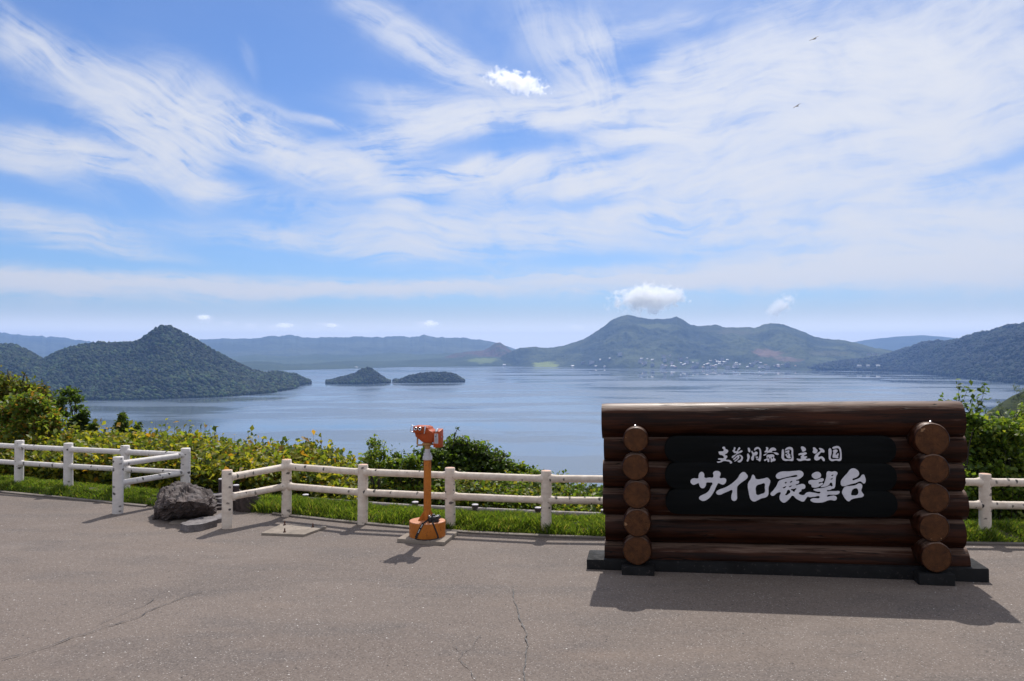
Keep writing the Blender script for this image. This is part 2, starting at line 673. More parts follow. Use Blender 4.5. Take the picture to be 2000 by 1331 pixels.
def asphalt_mat():
    k = NT('asphalt')
    v = k.coord('Object')
    big = k.noise(v, 0.35, 5, 0.6)
    mid = k.noise(k.coord('Object', (0.6, 1.8, 1)), 1.1, 5, 0.6)
    fine = k.noise(v, 60, 3, 0.6)
    col = k.mix(k.ramp(big, 0.35, 0.65), (0.108, 0.083, 0.070), (0.146, 0.115, 0.097))
    col = k.mix(k.math('MULTIPLY', k.ramp(mid, 0.48, 0.68), 0.7), col, (0.080, 0.069, 0.066))
    warm = k.noise(k.coord('Object', (0.35, 1.4, 1)), 0.9, 4, 0.55)
    col = k.mix(k.math('MULTIPLY', k.ramp(warm, 0.58, 0.75), 0.5), col, (0.178, 0.128, 0.096))
    stain = k.noise(k.coord('Object', (0.5, 0.9, 1)), 0.55, 6, 0.65, 0.6)
    col = k.mix(k.math('MULTIPLY', k.ramp(stain, 0.53, 0.62), 0.52), col, (0.072, 0.060, 0.056))
    col = k.mix(k.math('MULTIPLY', k.ramp(stain, 0.44, 0.34), 0.45), col, (0.20, 0.165, 0.145))
    # exposed aggregate: pale and dark stones
    vo = k.voronoi(v, 75)
    sep = k.n('ShaderNodeSeparateColor')
    k.set(sep.inputs[0], vo.outputs['Color'])
    core = k.ramp(vo.outputs['Distance'], 0.42, 0.25)
    pale = k.math('MULTIPLY', core, k.ramp(sep.outputs[0], 0.84, 0.90))
    dark = k.math('MULTIPLY', core, k.ramp(sep.outputs[1], 0.78, 0.86))
    col = k.mix(k.math('MULTIPLY', k.ramp(fine, 0.3, 0.7), 0.5), col, (0.085, 0.070, 0.062))
    col = k.mix(k.ramp(sep.outputs[2], 0.0, 1.0, 0.0, 0.40, False), col, (0.25, 0.205, 0.18))
    col = k.mix(k.math('MULTIPLY', pale, 0.75), col, (0.40, 0.37, 0.35))
    col = k.mix(k.math('MULTIPLY', dark, 0.7), col, (0.035, 0.03, 0.03))
    v2 = k.voronoi(v, 19)
    s2 = k.n('ShaderNodeSeparateColor')
    k.set(s2.inputs[0], v2.outputs['Color'])
    peb = k.math('MULTIPLY', k.ramp(v2.outputs['Distance'], 0.16, 0.10), k.ramp(s2.outputs[0], 0.95, 0.97))
    col = k.mix(peb, col, (0.55, 0.52, 0.5))
    pit = k.math('MULTIPLY', k.ramp(v2.outputs['Distance'], 0.2, 0.12), k.ramp(s2.outputs[1], 0.93, 0.95))
    col = k.mix(pit, col, (0.03, 0.027, 0.026))
    h = k.math('ADD', k.math('MULTIPLY', vo.outputs['Distance'], 0.6), fine)
    k.bsdf(col, 0.85, 0.3, 0, k.bump(h, 0.35, 0.006))
    return k.m


def birch_mat(name, a, b, knot_scale=5.0, knot_keep=0.55):
    k = NT(name)
    v = k.coord('Object', (1, 1, 1.7), True)
    f = k.noise(v, 9, 5, 0.6)
    col = k.mix(k.ramp(f, 0.3, 0.7), a, b)
    dirt = k.ramp(k.noise(v, 22, 5, 0.7), 0.62, 0.8)
    col = k.mix(k.math('MULTIPLY', dirt, 0.5), col, (0.30, 0.26, 0.23))
    wob = k.noise(v, 26, 4, 0.65, 0, 'Color')
    vm = k.n('ShaderNodeVectorMath', operation='MULTIPLY_ADD')
    k.set(vm.inputs[0], wob)
    vm.inputs[1].default_value = (0.055, 0.055, 0.055)
    k.set(vm.inputs[2], v)
    vo = k.voronoi(vm.outputs[0], knot_scale)
    sep = k.n('ShaderNodeSeparateColor')
    k.set(sep.inputs[0], vo.outputs['Color'])
    rad = k.ramp(sep.outputs[1], 0, 1, 0.08, 0.30, False)
    spot = k.ramp(k.math('SUBTRACT', vo.outputs['Distance'], rad), 0.025, -0.025)
    keep = k.ramp(sep.outputs[0], knot_keep, knot_keep + 0.02)
    kn = k.math('MULTIPLY', spot, keep)
    halo = k.math('MULTIPLY', k.ramp(k.math('SUBTRACT', vo.outputs['Distance'], rad), 0.09, 0.0), keep)
    col = k.mix(k.math('MULTIPLY', halo, 0.35), col, (0.25, 0.22, 0.21))
    col = k.mix(k.math('MULTIPLY', kn, k.ramp(sep.outputs[2], 0, 1, 0.6, 1.0, False)), col, (0.022, 0.018, 0.020))
    h = k.math('ADD', k.noise(v, 30, 4, 0.6), k.math('MULTIPLY', kn, -1.0))
    k.bsdf(col, 0.7, 0.35, 0, k.bump(h, 0.35, 0.006))
    return k.m


def log_mat(name, a, b, streak, end=False):
    k = NT(name)
    if end:
        v = k.coord('Object', None, True)
        f = k.noise(v, 14, 6, 0.65)
        col = k.mix(k.ramp(f, 0.3, 0.7), a, b)
        g = k.coord('Object')
        sx = k.n('ShaderNodeSeparateXYZ')
        k.set(sx.inputs[0], g)
        rr = k.math('SQRT', k.math('ADD', k.math('MULTIPLY', sx.outputs[0], sx.outputs[0]), k.math('MULTIPLY', sx.outputs[2], sx.outputs[2])))
        ring = k.math('SINE', k.math('MULTIPLY', k.math('ADD', rr, k.math('MULTIPLY', f, 0.02)), 420))
        col = k.mix(k.math('MULTIPLY', k.ramp(ring, -0.2, 0.9), 0.35), col, tuple(0.45 * c for c in b))
        ang = k.math('ARCTAN2', sx.outputs[2], sx.outputs[0])
        cv = k.n('ShaderNodeCombineXYZ')
        k.set(cv.inputs[0], k.math('MULTIPLY', ang, 2.2))
        k.set(cv.inputs[1], k.math('MULTIPLY', rr, 3.0))
        oi = k.n('ShaderNodeObjectInfo')
        k.set(cv.inputs[2], k.math('MULTIPLY', oi.outputs['Random'], 50))
        chk = k.math('ABSOLUTE', k.math('SUBTRACT', k.noise(cv.outputs[0], 1.6, 4, 0.6), 0.5))
        chk = k.math('MULTIPLY', k.ramp(chk, 0.012, 0.003), k.ramp(rr, 0.01, 0.05))
        col = k.mix(k.math('MULTIPLY', chk, 0.8), col, tuple(0.15 * c for c in b))
        chips = k.ramp(k.noise(v, 9, 3, 0.6), 0.70, 0.73)
        col = k.mix(k.math('MULTIPLY', chips, 0.8), col, streak)
        k.bsdf(col, 0.75, 0.25, 0, k.bump(f, 0.25, 0.006))
        return k.m
    v = k.coord('Object', (0.35, 6, 6))
    f = k.noise(v, 3.0, 7, 0.65)
    col = k.mix(k.ramp(f, 0.35, 0.68), a, b)
    g = k.noise(k.coord('Object', (0.5, 9, 9)), 2.1, 7, 0.7)
    patch = k.noise(k.coord('Object'), 2.2, 3, 0.5)
    wear = k.math('MULTIPLY', k.ramp(g, 0.58, 0.70), k.ramp(patch, 0.45, 0.62))
    crk = k.math('ABSOLUTE', k.math('SUBTRACT', k.noise(k.coord('Object', (0.28, 7, 7)), 1.7, 3, 0.5), 0.5))
    crk = k.math('MULTIPLY', k.ramp(crk, 0.010, 0.002), k.ramp(patch, 0.42, 0.55))
    # weathering where rain and sun strip the varnish: the upper side of a log
    geo = k.n('ShaderNodeNewGeometry')
    sp = k.n('ShaderNodeSeparateXYZ')
    k.set(sp.inputs[0], geo.outputs['Normal'])
    up = k.ramp(k.math('ADD', sp.outputs[2], k.math('MULTIPLY', k.math('SUBTRACT', g, 0.5), 1.3)), 0.52, 0.95)
    col = k.mix(k.math('MULTIPLY', wear, 0.75), col, streak)
    col = k.mix(k.math('MULTIPLY', up, 0.75), col, tuple(min(1, c * 1.35) for c in streak))
    col = k.mix(k.math('MULTIPLY', crk, 0.9), col, (0.003, 0.002, 0.002))
    k.bsdf(col, k.ramp(f, 0.3, 0.7, 0.36, 0.55), 0.13, 0, k.bump(k.math('SUBTRACT', g, k.math('MULTIPLY', crk, 0.6)), 0.45, 0.010))
    return k.m


def water_mat():
    k = NT('lake_water')
    v = k.coord('Object')
    # wind lanes: long thin calm and ruffled patches, in metres
    wob = k.noise(v, 0.0011, 4, 0.55, 0, 'Color')
    vm = k.n('ShaderNodeVectorMath', operation='MULTIPLY_ADD')
    k.set(vm.inputs[0], wob)
    vm.inputs[1].default_value = (500, 700, 0)
    k.set(vm.inputs[2], v)
    vm2 = k.n('ShaderNodeMapping')
    vm2.inputs['Rotation'].default_value = (0, 0, R(-8))
    vm2.inputs['Scale'].default_value = (0.0013, 0.0042, 1)
    k.set(vm2.inputs['Vector'], vm.outputs[0])
    lane = k.noise(vm2.outputs[0], 1.0, 6, 0.6)
    sp = k.n('ShaderNodeSeparateXYZ')
    k.set(sp.inputs[0], v)
    # calmest near the far right shore
    far = k.math('MULTIPLY', k.ramp(sp.outputs[1], 4200, 6800), k.ramp(sp.outputs[0], -400, 1400))
    calm = k.ramp(k.math('ADD', lane, k.math('MULTIPLY', far, 0.19)), 0.635, 0.655)
    rough = k.ramp(lane, 0.43, 0.57, 0.27, 0.10)
    rough = k.math('ADD', k.math('MULTIPLY', rough, k.math('SUBTRACT', 1.0, calm)), k.math('MULTIPLY', calm, 0.03))
    wav = k.noise(k.coord('Object', (0.05, 0.09, 1)), 1.0, 3, 0.5)
    st = k.math('MULTIPLY', k.math('SUBTRACT', 1.0, calm), 0.03)
    b = k.n('ShaderNodeBump')
    b.inputs['Distance'].default_value = 3.0
    k.set(b.inputs['Strength'], st)
    k.set(b.inputs['Height'], wav)
    p = k.bsdf((0.105, 0.135, 0.165), rough, 0.5, 0, b.outputs[0])  # base colour paled to stand in for sky sheen off ruffled water
    p.inputs['IOR'].default_value = 1.333
    return k.m


def hill_mat(name, a, b, c, s1=0.0012, s2=0.02, bump=8.0, special=None):
    k = NT(name)
    v = k.coord('Object')
    f = k.noise(v, s1, 6, 0.6)
    col = k.mix(k.ramp(f, 0.38, 0.62), a, b)
    g = k.noise(v, s2, 4, 0.65)
    col = k.mix(k.math('MULTIPLY', k.ramp(g, 0.45, 0.7), 0.7), col, c)
    if special:
        for (p, rad, colr, soft) in special:
            m = k.n('ShaderNodeMapping', vector_type='TEXTURE')
            m.inputs['Location'].default_value = p
            m.inputs['Scale'].default_value = rad
            k.set(m.inputs['Vector'], v)
            ln = k.n('ShaderNodeVectorMath', operation='LENGTH')
            k.set(ln.inputs[0], m.outputs[0])
            d = k.math('ADD', ln.outputs['Value'], k.math('MULTIPLY', k.math('SUBTRACT', k.noise(v, 0.006, 5, 0.6), 0.5), 1.5))
            col = k.mix(k.math('MULTIPLY', k.ramp(d, 1.0, 1.0 - soft), 0.85), col, colr)
    bp = k.bump(k.noise(v, s2 * 1.3, 5, 0.6), 1.0, bump)
    k.bsdf(col, 0.9, 0.15, 0, bp)
    return k.m


def tint_mat(name, rough=0.8):
    k = NT(name)
    at = k.n('ShaderNodeAttribute', attribute_name='tint')
    k.bsdf(at.outputs['Color'], rough, 0.2)
    return k.m


M['asphalt'] = asphalt_mat()
M['crack'] = worn('dark_crack', (0.018, 0.015, 0.014), (0.03, 0.026, 0.024), 9)
M['white_birch'] = birch_mat('painted_white_concrete', (0.66, 0.62, 0.595), (0.56, 0.525, 0.505), 9.0, 0.46)
M['birch'] = birch_mat('birch_bark', (0.58, 0.485, 0.405), (0.72, 0.63, 0.54), 9.5, 0.42)
M['birch_cut'] = worn('cut_birch', (0.62, 0.40, 0.30), (0.50, 0.30, 0.22), 30, 0.8)
M['log'] = log_mat('stained_log', (0.009, 0.0026, 0.0013), (0.048, 0.0140, 0.0058), (0.16, 0.105, 0.08))
M['log_end'] = log_mat('stained_log_end', (0.108, 0.040, 0.0125), (0.058, 0.021, 0.0070), (0.30, 0.17, 0.09), True)
M['board'] = worn('black_board', (0.0022, 0.0026, 0.0029), (0.0045, 0.0055, 0.0058), 5, 0.7, 0.3, (0.4, 4, 4), 0.10)
M['letter'] = worn('letter_paint', (0.68, 0.67, 0.73), (0.58, 0.57, 0.63), 12, 0.5, 0.1)
M['plinth'] = worn('black_concrete', (0.005, 0.005, 0.0055), (0.012, 0.012, 0.013), 7, 0.75, 0.5, c=(0.035, 0.03, 0.03), spec=0.2)
M['concrete'] = worn('concrete', (0.26, 0.215, 0.175), (0.21, 0.175, 0.145), 4, 0.9, 0.5, c=(0.14, 0.12, 0.10))
M['kerb'] = worn('kerb_concrete', (0.17, 0.145, 0.125), (0.12, 0.10, 0.09), 3, 0.9, 0.5, c=(0.08, 0.07, 0.06))
M['orange'] = worn('faded_orange_paint', (0.52, 0.170, 0.022), (0.42, 0.130, 0.018), 10, 0.55, 0.2, c=(0.18, 0.06, 0.02), spec=0.3)
M['orange_top'] = worn('sun_bleached_orange', (0.50, 0.20, 0.10), (0.42, 0.16, 0.06), 14, 0.6, 0.2, c=(0.35, 0.22, 0.14))
M['red'] = worn('red_paint', (0.43, 0.074, 0.012), (0.34, 0.056, 0.010), 14, 0.5, 0.15, c=(0.24, 0.055, 0.018), spec=0.25)
M['ochre'] = worn('ochre_metal', (0.45, 0.24, 0.09), (0.36, 0.19, 0.07), 20, 0.5, 0.2)
M['greymetal'] = worn('grey_enamel', (0.55, 0.53, 0.56), (0.46, 0.44, 0.47), 16, 0.5, 0.2)
M['chrome'] = worn('chrome', (0.75, 0.75, 0.78), (0.65, 0.65, 0.68), 20, 0.25, 0.05, metal=0.9)
M['glass_dark'] = worn('dark_glass', (0.008, 0.01, 0.015), (0.012, 0.014, 0.02), 20, 0.12, 0.0)
M['black'] = worn('black_plastic', (0.012, 0.011, 0.012), (0.022, 0.02, 0.022), 30, 0.45, 0.2)
M['strap'] = worn('black_webbing', (0.010, 0.009, 0.009), (0.02, 0.018, 0.018), 60, 0.8, 0.4)
M['white_print'] = worn('white_print', (0.75, 0.75, 0.75), (0.68, 0.68, 0.68), 60, 0.5, 0.0)
M['plate'] = worn('plate', (0.55, 0.53, 0.56), (0.48, 0.46, 0.5), 40, 0.45, 0.0)
M['print'] = worn('plate_print', (0.10, 0.11, 0.14), (0.16, 0.17, 0.2), 60, 0.6, 0.0)
M['rust'] = worn('rusty_bolt', (0.10, 0.035, 0.015), (0.05, 0.02, 0.012), 60, 0.7, 0.3)
M['darkwood'] = worn('dark_brown_pipe', (0.035, 0.022, 0.026), (0.055, 0.036, 0.04), 12, 0.55, 0.2)
M['capwood'] = worn('pale_cap', (0.55, 0.52, 0.56), (0.42, 0.39, 0.42), 30, 0.7, 0.2)
M['greylog'] = worn('grey_timber', (0.36, 0.32, 0.31), (0.24, 0.21, 0.2), 12, 0.8, 0.3)
M['rock'] = worn('dark_lava_rock', (0.078, 0.056, 0.051), (0.030, 0.023, 0.022), 9, 0.85, 1.0, c=(0.16, 0.125, 0.115), fine=28)
M['slate'] = worn('grey_slate', (0.17, 0.15, 0.15), (0.10, 0.088, 0.09), 9, 0.8, 0.6, c=(0.26, 0.24, 0.24))
M['soil'] = worn('soil', (0.06, 0.045, 0.028), (0.035, 0.035, 0.016), 0.8, 0.95, 0.8, c=(0.05, 0.065, 0.02))
M['bark'] = worn('bark', (0.06, 0.045, 0.035), (0.03, 0.024, 0.02), 8, 0.9, 0.6)
M['leaf'] = leaf_mat('leaf')
M['grass'] = leaf_mat('grass_blade', 0.5, 1.9)
M['crownm'] = tint_mat('forest_crown', 0.85)
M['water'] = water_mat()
M['bird'] = worn('dark_feathers', (0.03, 0.022, 0.018), (0.05, 0.04, 0.03), 3, 0.8, 0.1)
M['wallpale'] = worn('pale_wall', (0.50, 0.49, 0.48), (0.40, 0.39, 0.38), 0.05, 0.8, 0.0)
M['wallgrey'] = worn('grey_wall', (0.28, 0.28, 0.30), (0.22, 0.22, 0.24), 0.05, 0.8, 0.0)
M['roofw'] = worn('bright_roof', (0.60, 0.60, 0.61), (0.50, 0.50, 0.52), 0.05, 0.6, 0.0)
M['roofr'] = worn('dull_red_roof', (0.25, 0.10, 0.08), (0.2, 0.09, 0.07), 0.05, 0.6, 0.0)

# ------------------------------------------------------------------ ground
KX = [-60, -30, -8.3, -5.1, -3.3, -2.4, -0.71, 1.125, 5.2, 5.9, 12, 40, 70]
KY = [31, 21.0, 13.35, 12.0, 11.55, 11.1, 10.42, 10.02, 9.55, 9.47, 8.9, 8.2, 8.0]


def gz(x):
    x = np.asarray(x, float)
    return 0.012 * np.clip(x - 0.3, 0, 7)


def kerb_y(x):
    return np.interp(x, KX, KY)


SS = [-0.02, 0.0, 0.2, 0.5, 0.8, 1.15, 1.8, 2.8, 5.0, 9.0, 16, 30, 60, 110, 200, 300, 400, 460]
ZZ = [-0.06, 0.0, 0.07, 0.09, 0.06, -0.02, -0.32, -0.75, -1.9, -4.2, -8.2, -16, -32, -60, -108, -160, -206, -230]


def terrain(x, y):
    s = y - kerb_y(x)
    return np.interp(s, SS, ZZ) + gz(x)


def grid_mesh(name, X, Y, Z, mat, smooth=True):
    r, c = X.shape
    v = np.stack([X, Y, Z], -1).reshape(-1, 3)
    i = np.arange(r * c).reshape(r, c)
    f = np.stack([i[:-1, :-1], i[:-1, 1:], i[1:, 1:], i[1:, :-1]], -1).reshape(-1, 4)
    return link(name, np_mesh(name, v, f, smooth), mat)


def build_ground():
    # car-park asphalt: one sheet up to the kerb
    xs = np.concatenate([[-60, -30], np.arange(-14, 14.01, 0.25), [30, 70]])
    ts = np.linspace(0, 1, 90)
    X = np.repeat(xs[None], len(ts), 0)
    ke = kerb_y(xs) - 0.02
    ke = np.where((xs > -4.95) & (xs < -3.55), 12.4, ke)
    Y = -25 + (ke[None] + 25) * ts[:, None] ** 0.75
    Z = gz(X) + 0.008 * fbm(X * 0.5, Y * 0.5, 3, 3)
    Z[-1] = np.where((xs > -4.95) & (xs < -3.55), gz(xs) - 0.02, gz(xs))
    a = grid_mesh('asphalt', X, Y, Z, M['asphalt'])
    tag(a, kind='structure')
    # cracks: thin dark ribbons just above the asphalt
    for pts, w in (
        ([(1003, 1152), (1006, 1180), (1012, 1200), (1017, 1215), (1024, 1228), (1030, 1240), (1026, 1252), (1031, 1262), (1027, 1285), (1024, 1305), (1024, 1335)], 0.010),
        ([(0, 1290), (60, 1275), (105, 1262), (140, 1246), (175, 1238), (205, 1226), (232, 1220), (272, 1208), (285, 1198), (320, 1184), (360, 1168), (395, 1158)], 0.010),
        ([(190, 1222), (235, 1203), (285, 1184), (300, 1172)], 0.006),
        ([(885, 1262), (905, 1275), (895, 1290), (915, 1305), (930, 1331)], 0.005),
        ([(905, 1275), (925, 1262), (940, 1240)], 0.004),
        ([(1370, 1233), (1400, 1236), (1452, 1234)], 0.004),
        ([(1420, 1246), (1480, 1243), (1545, 1246)], 0.004),
    ):
        base = [G(u, v, 0.0) for u, v in pts]
        dense = []
        for p, q in zip(base[:-1], base[1:]):
            for t in np.linspace(0, 1, 7)[:-1]:
                dense.append(p + (q - p) * t)
        dense.append(base[-1])
        vs, fs = [], []
        for i, p in enumerate(dense):
            q = dense[min(i + 1, len(dense) - 1)] - dense[max(i - 1, 0)]
            nrm = np.array([-q[1], q[0], 0]) / (np.hypot(q[0], q[1]) + 1e-9)
            jit = 0.02 * fbm(i * 0.45, 3.3, 5, 3)
            ww = w * (0.12 + 0.55 * float(vnoise(i * 0.7, 9.1, 4)))
            c = p + nrm * jit
            zz = float(gz(c[0])) + 0.0105
            vs += [(*(c - nrm * ww)[:2], zz), (*(c + nrm * ww)[:2], zz)]
            if i:
                fs.append((2 * i - 2, 2 * i - 1, 2 * i + 1, 2 * i))
        mb = MB()
        mb.add(vs, fs)
        mb.build('crack', M['crack'], a)
    # hillside below the viewpoint, down to the lake
    xs = np.concatenate([[-420, -200, -110, -60, -40], np.arange(-26, 26.01, 0.5), [40, 60, 110, 200, 420]])
    S = np.array(SS)
    X = np.repeat(xs[None], len(S), 0)
    Yk = kerb_y(np.clip(xs, -60, 70)) + np.where(np.abs(xs) > 70, 0, 0)
    Y = Yk[None] + S[:, None]
    Z = np.repeat(np.array(ZZ)[:, None], len(xs), 1) + gz(X)
    Z = Z + np.where(S[:, None] > 4, 0.35 * fbm(X * 0.2, Y * 0.2, 11, 4), 0)
    gap = (X > -4.95) & (X < -3.55) & (S[:, None] < 0.9)
    Z = np.where(gap, -0.06 + 0 * Z, Z)
    h = grid_mesh('hillside', X, Y, Z, M['soil'])
    tag(h, kind='structure')
    # concrete kerb strips
    for (x0, x1) in ((-30, -5.35), (-3.35, 40)):
        xx = np.concatenate([[x0], np.arange(math.ceil(x0 * 2) / 2 + .5, x1, 0.5), [x1]])
        mb = MB()
        prof = [(-0.085, -0.05), (-0.085, 0.022), (-0.02, 0.028), (0.0, 0.02), (0.0, -0.05)]
        vs, fs = [], []
        for i, x in enumerate(xx):
            y = float(kerb_y(x))
            z = float(gz(x))
            for (dy, dz) in prof:
                vs.append((x, y + dy - 0.03, z + dz))
            if i:
                n = len(prof)
                for j in range(n - 1):
                    fs.append(((i - 1) * n + j, i * n + j, i * n + j + 1, (i - 1) * n + j + 1))
        mb.add(vs, fs)
        tag(mb.build('kerb', M['kerb'], smooth=30), kind='structure')


LAKE_Z = 2.3 - 200.0


def build_lake():
    v = [(-30000, 120, LAKE_Z), (30000, 120, LAKE_Z), (30000, 13500, LAKE_Z), (-30000, 13500, LAKE_Z)]
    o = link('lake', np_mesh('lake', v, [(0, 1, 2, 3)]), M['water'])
    tag(o, kind='structure')
    v = [(-36000, 13000, LAKE_Z - 0.7), (36000, 13000, LAKE_Z - 0.7), (36000, 23500, LAKE_Z - 0.7), (-36000, 23500, LAKE_Z - 0.7)]
    land = link('lowland', np_mesh('lowland', v, [(0, 1, 2, 3)]), hill_mat('lowland', (0.05, 0.07, 0.03), (0.06, 0.08, 0.035), (0.04, 0.05, 0.03)))
    tag(land, kind='structure')


def lake_dist(v):
    return 200.0 * F / (np.asarray(v, float) - HOR)


def hill(name, ridge, base, dr, mat, nu=320, nt=40, amp=0.12, seed=1, prof=1.3, rough=0.8, back=1.35, base_pad=0.6, gully=420.0, base_is_v=True):
    """A hill as a solid height field: front foot at the shore, crest along the traced skyline, back slope behind."""
    ridge, base = np.array(ridge, float), np.array(base, float)
    u = np.linspace(ridge[0, 0], ridge[-1, 0], nu)
    vr = np.interp(u, ridge[:, 0], ridge[:, 1])
    ker = np.exp(-np.linspace(-1.6, 1.6, 5) ** 2)
    ker /= ker.sum()
    vr = np.convolve(np.pad(vr, 2, 'edge'), ker, 'valid')
    vr = vr + rough * fbm(u * 0.11, u * 0 + seed, seed, 4)
    vb = np.interp(u, base[:, 0], base[:, 1])
    df = lake_dist(vb) if base_is_v else vb
    if hasattr(dr, '__len__'):
        dr = np.array(dr, float)
        D = np.interp(u, dr[:, 0], dr[:, 1])
    else:
        D = np.full(nu, float(dr))
    D = np.maximum(D, df * 1.02 + 20)
    zr = CAM[2] + (HOR - vr) / F * D
    zr = np.maximum(zr, LAKE_Z + 2)
    tf = np.linspace(0, 1, nt)
    tb = np.linspace(1, 2, nt // 3)[1:]
    t = np.concatenate([tf, tb])[:, None]
    Dg = np.where(t <= 1, df + (D - df) * t, D + (D * (back - 1)) * (t - 1))
    Sf = np.where(t <= 1, np.clip(t, 0, 1) ** prof, 1 - np.clip(t - 1, 0, 1) ** 1.2)
    Xg = (u - CU)[None] / F * Dg
    z0 = LAKE_Z - base_pad
    H = (zr - z0)[None]
    Z = z0 + H * Sf
    w = np.where(t <= 1, np.clip(np.sin(np.clip(t, 0, 1) * PI), 0, 1) ** 0.8 * (1 - 0.55 * np.clip(t, 0, 1) ** 3), 0.12)
    g = ridged(Xg / gully, Dg / (gully * 2.6), seed + 5) * 0.8 + fbm(Xg / (gully * .45), Dg / (gully * .6), seed, 5) * 0.7
    Z = Z + amp * H * w * g
    Z = np.maximum(Z, z0)
    Z[0] = z0
    Z[-1] = z0
    r, c = Z.shape
    v = np.stack([Xg, Dg, Z], -1)
    o = grid_mesh(name, v[..., 0], v[..., 1], v[..., 2], mat)
    return o, v, nt


ICO_V = None


def forest(name, label, grid, nt, n, rad, pal, seed, over=2, squash=1.05, zmin=2.0):
    """tree crowns over the front of a hill: one object"""
    r_ = np.random.default_rng(seed)
    bm = bmesh.new()
    bmesh.ops.create_icosphere(bm, subdivisions=1, radius=1.0)
    iv = np.array([x.co for x in bm.verts])
    fi = np.array([[q.index for q in f.verts] for f in bm.faces])
    bm.free()
    g = grid[:nt + over]
    a, b, c, d = g[:-1, :-1], g[:-1, 1:], g[1:, 1:], g[1:, :-1]
    area = np.linalg.norm(np.cross(b - a, d - a), axis=-1)
    p = (area / area.sum()).ravel()
    idx = r_.choice(len(p), n, p=p)
    s, t = r_.random(n)[:, None], r_.random(n)[:, None]
    A, B, Cc, Dd = (q.reshape(-1, 3)[idx] for q in (a, b, c, d))
    pts = A * (1 - s) * (1 - t) + B * s * (1 - t) + Cc * s * t + Dd * (1 - s) * t
    rr = rad * (0.5 + 1.0 * r_.random(n) ** 1.6)
    jit = 1 + 0.28 * (r_.random((n, len(iv), 1)) - 0.5) * 2
    V = pts[:, None, :] + iv[None] * jit * rr[:, None, None] * np.array([1, 1, squash]) + np.array([0, 0, 0.45]) * rr[:, None, None]
    Fc = fi[None] + (np.arange(n) * len(iv))[:, None, None]
    pal = np.array(pal)
    pick = r_.integers(0, len(pal), n)
    patch = vnoise(pts[:, 0] / (rad * 14), pts[:, 1] / (rad * 14), seed)[:, None]
    colr = pal[pick] * (0.35 + 1.25 * r_.random((n, 1)) ** 2) * (0.6 + 0.8 * patch)
    colr = np.repeat(colr[:, None], len(iv), 1).reshape(-1, 3)
    me = np_mesh(name, V.reshape(-1, 3), Fc.reshape(-1, 3), False, colr)
    o = link(name, me, M['crownm'])
    tag(o, label, 'forest', kind='stuff')
    return o


FOREST = [(0.022, 0.046, 0.015), (0.036, 0.064, 0.018), (0.015, 0.034, 0.014), (0.042, 0.060, 0.017), (0.012, 0.028, 0.011)]


GROUND = {}


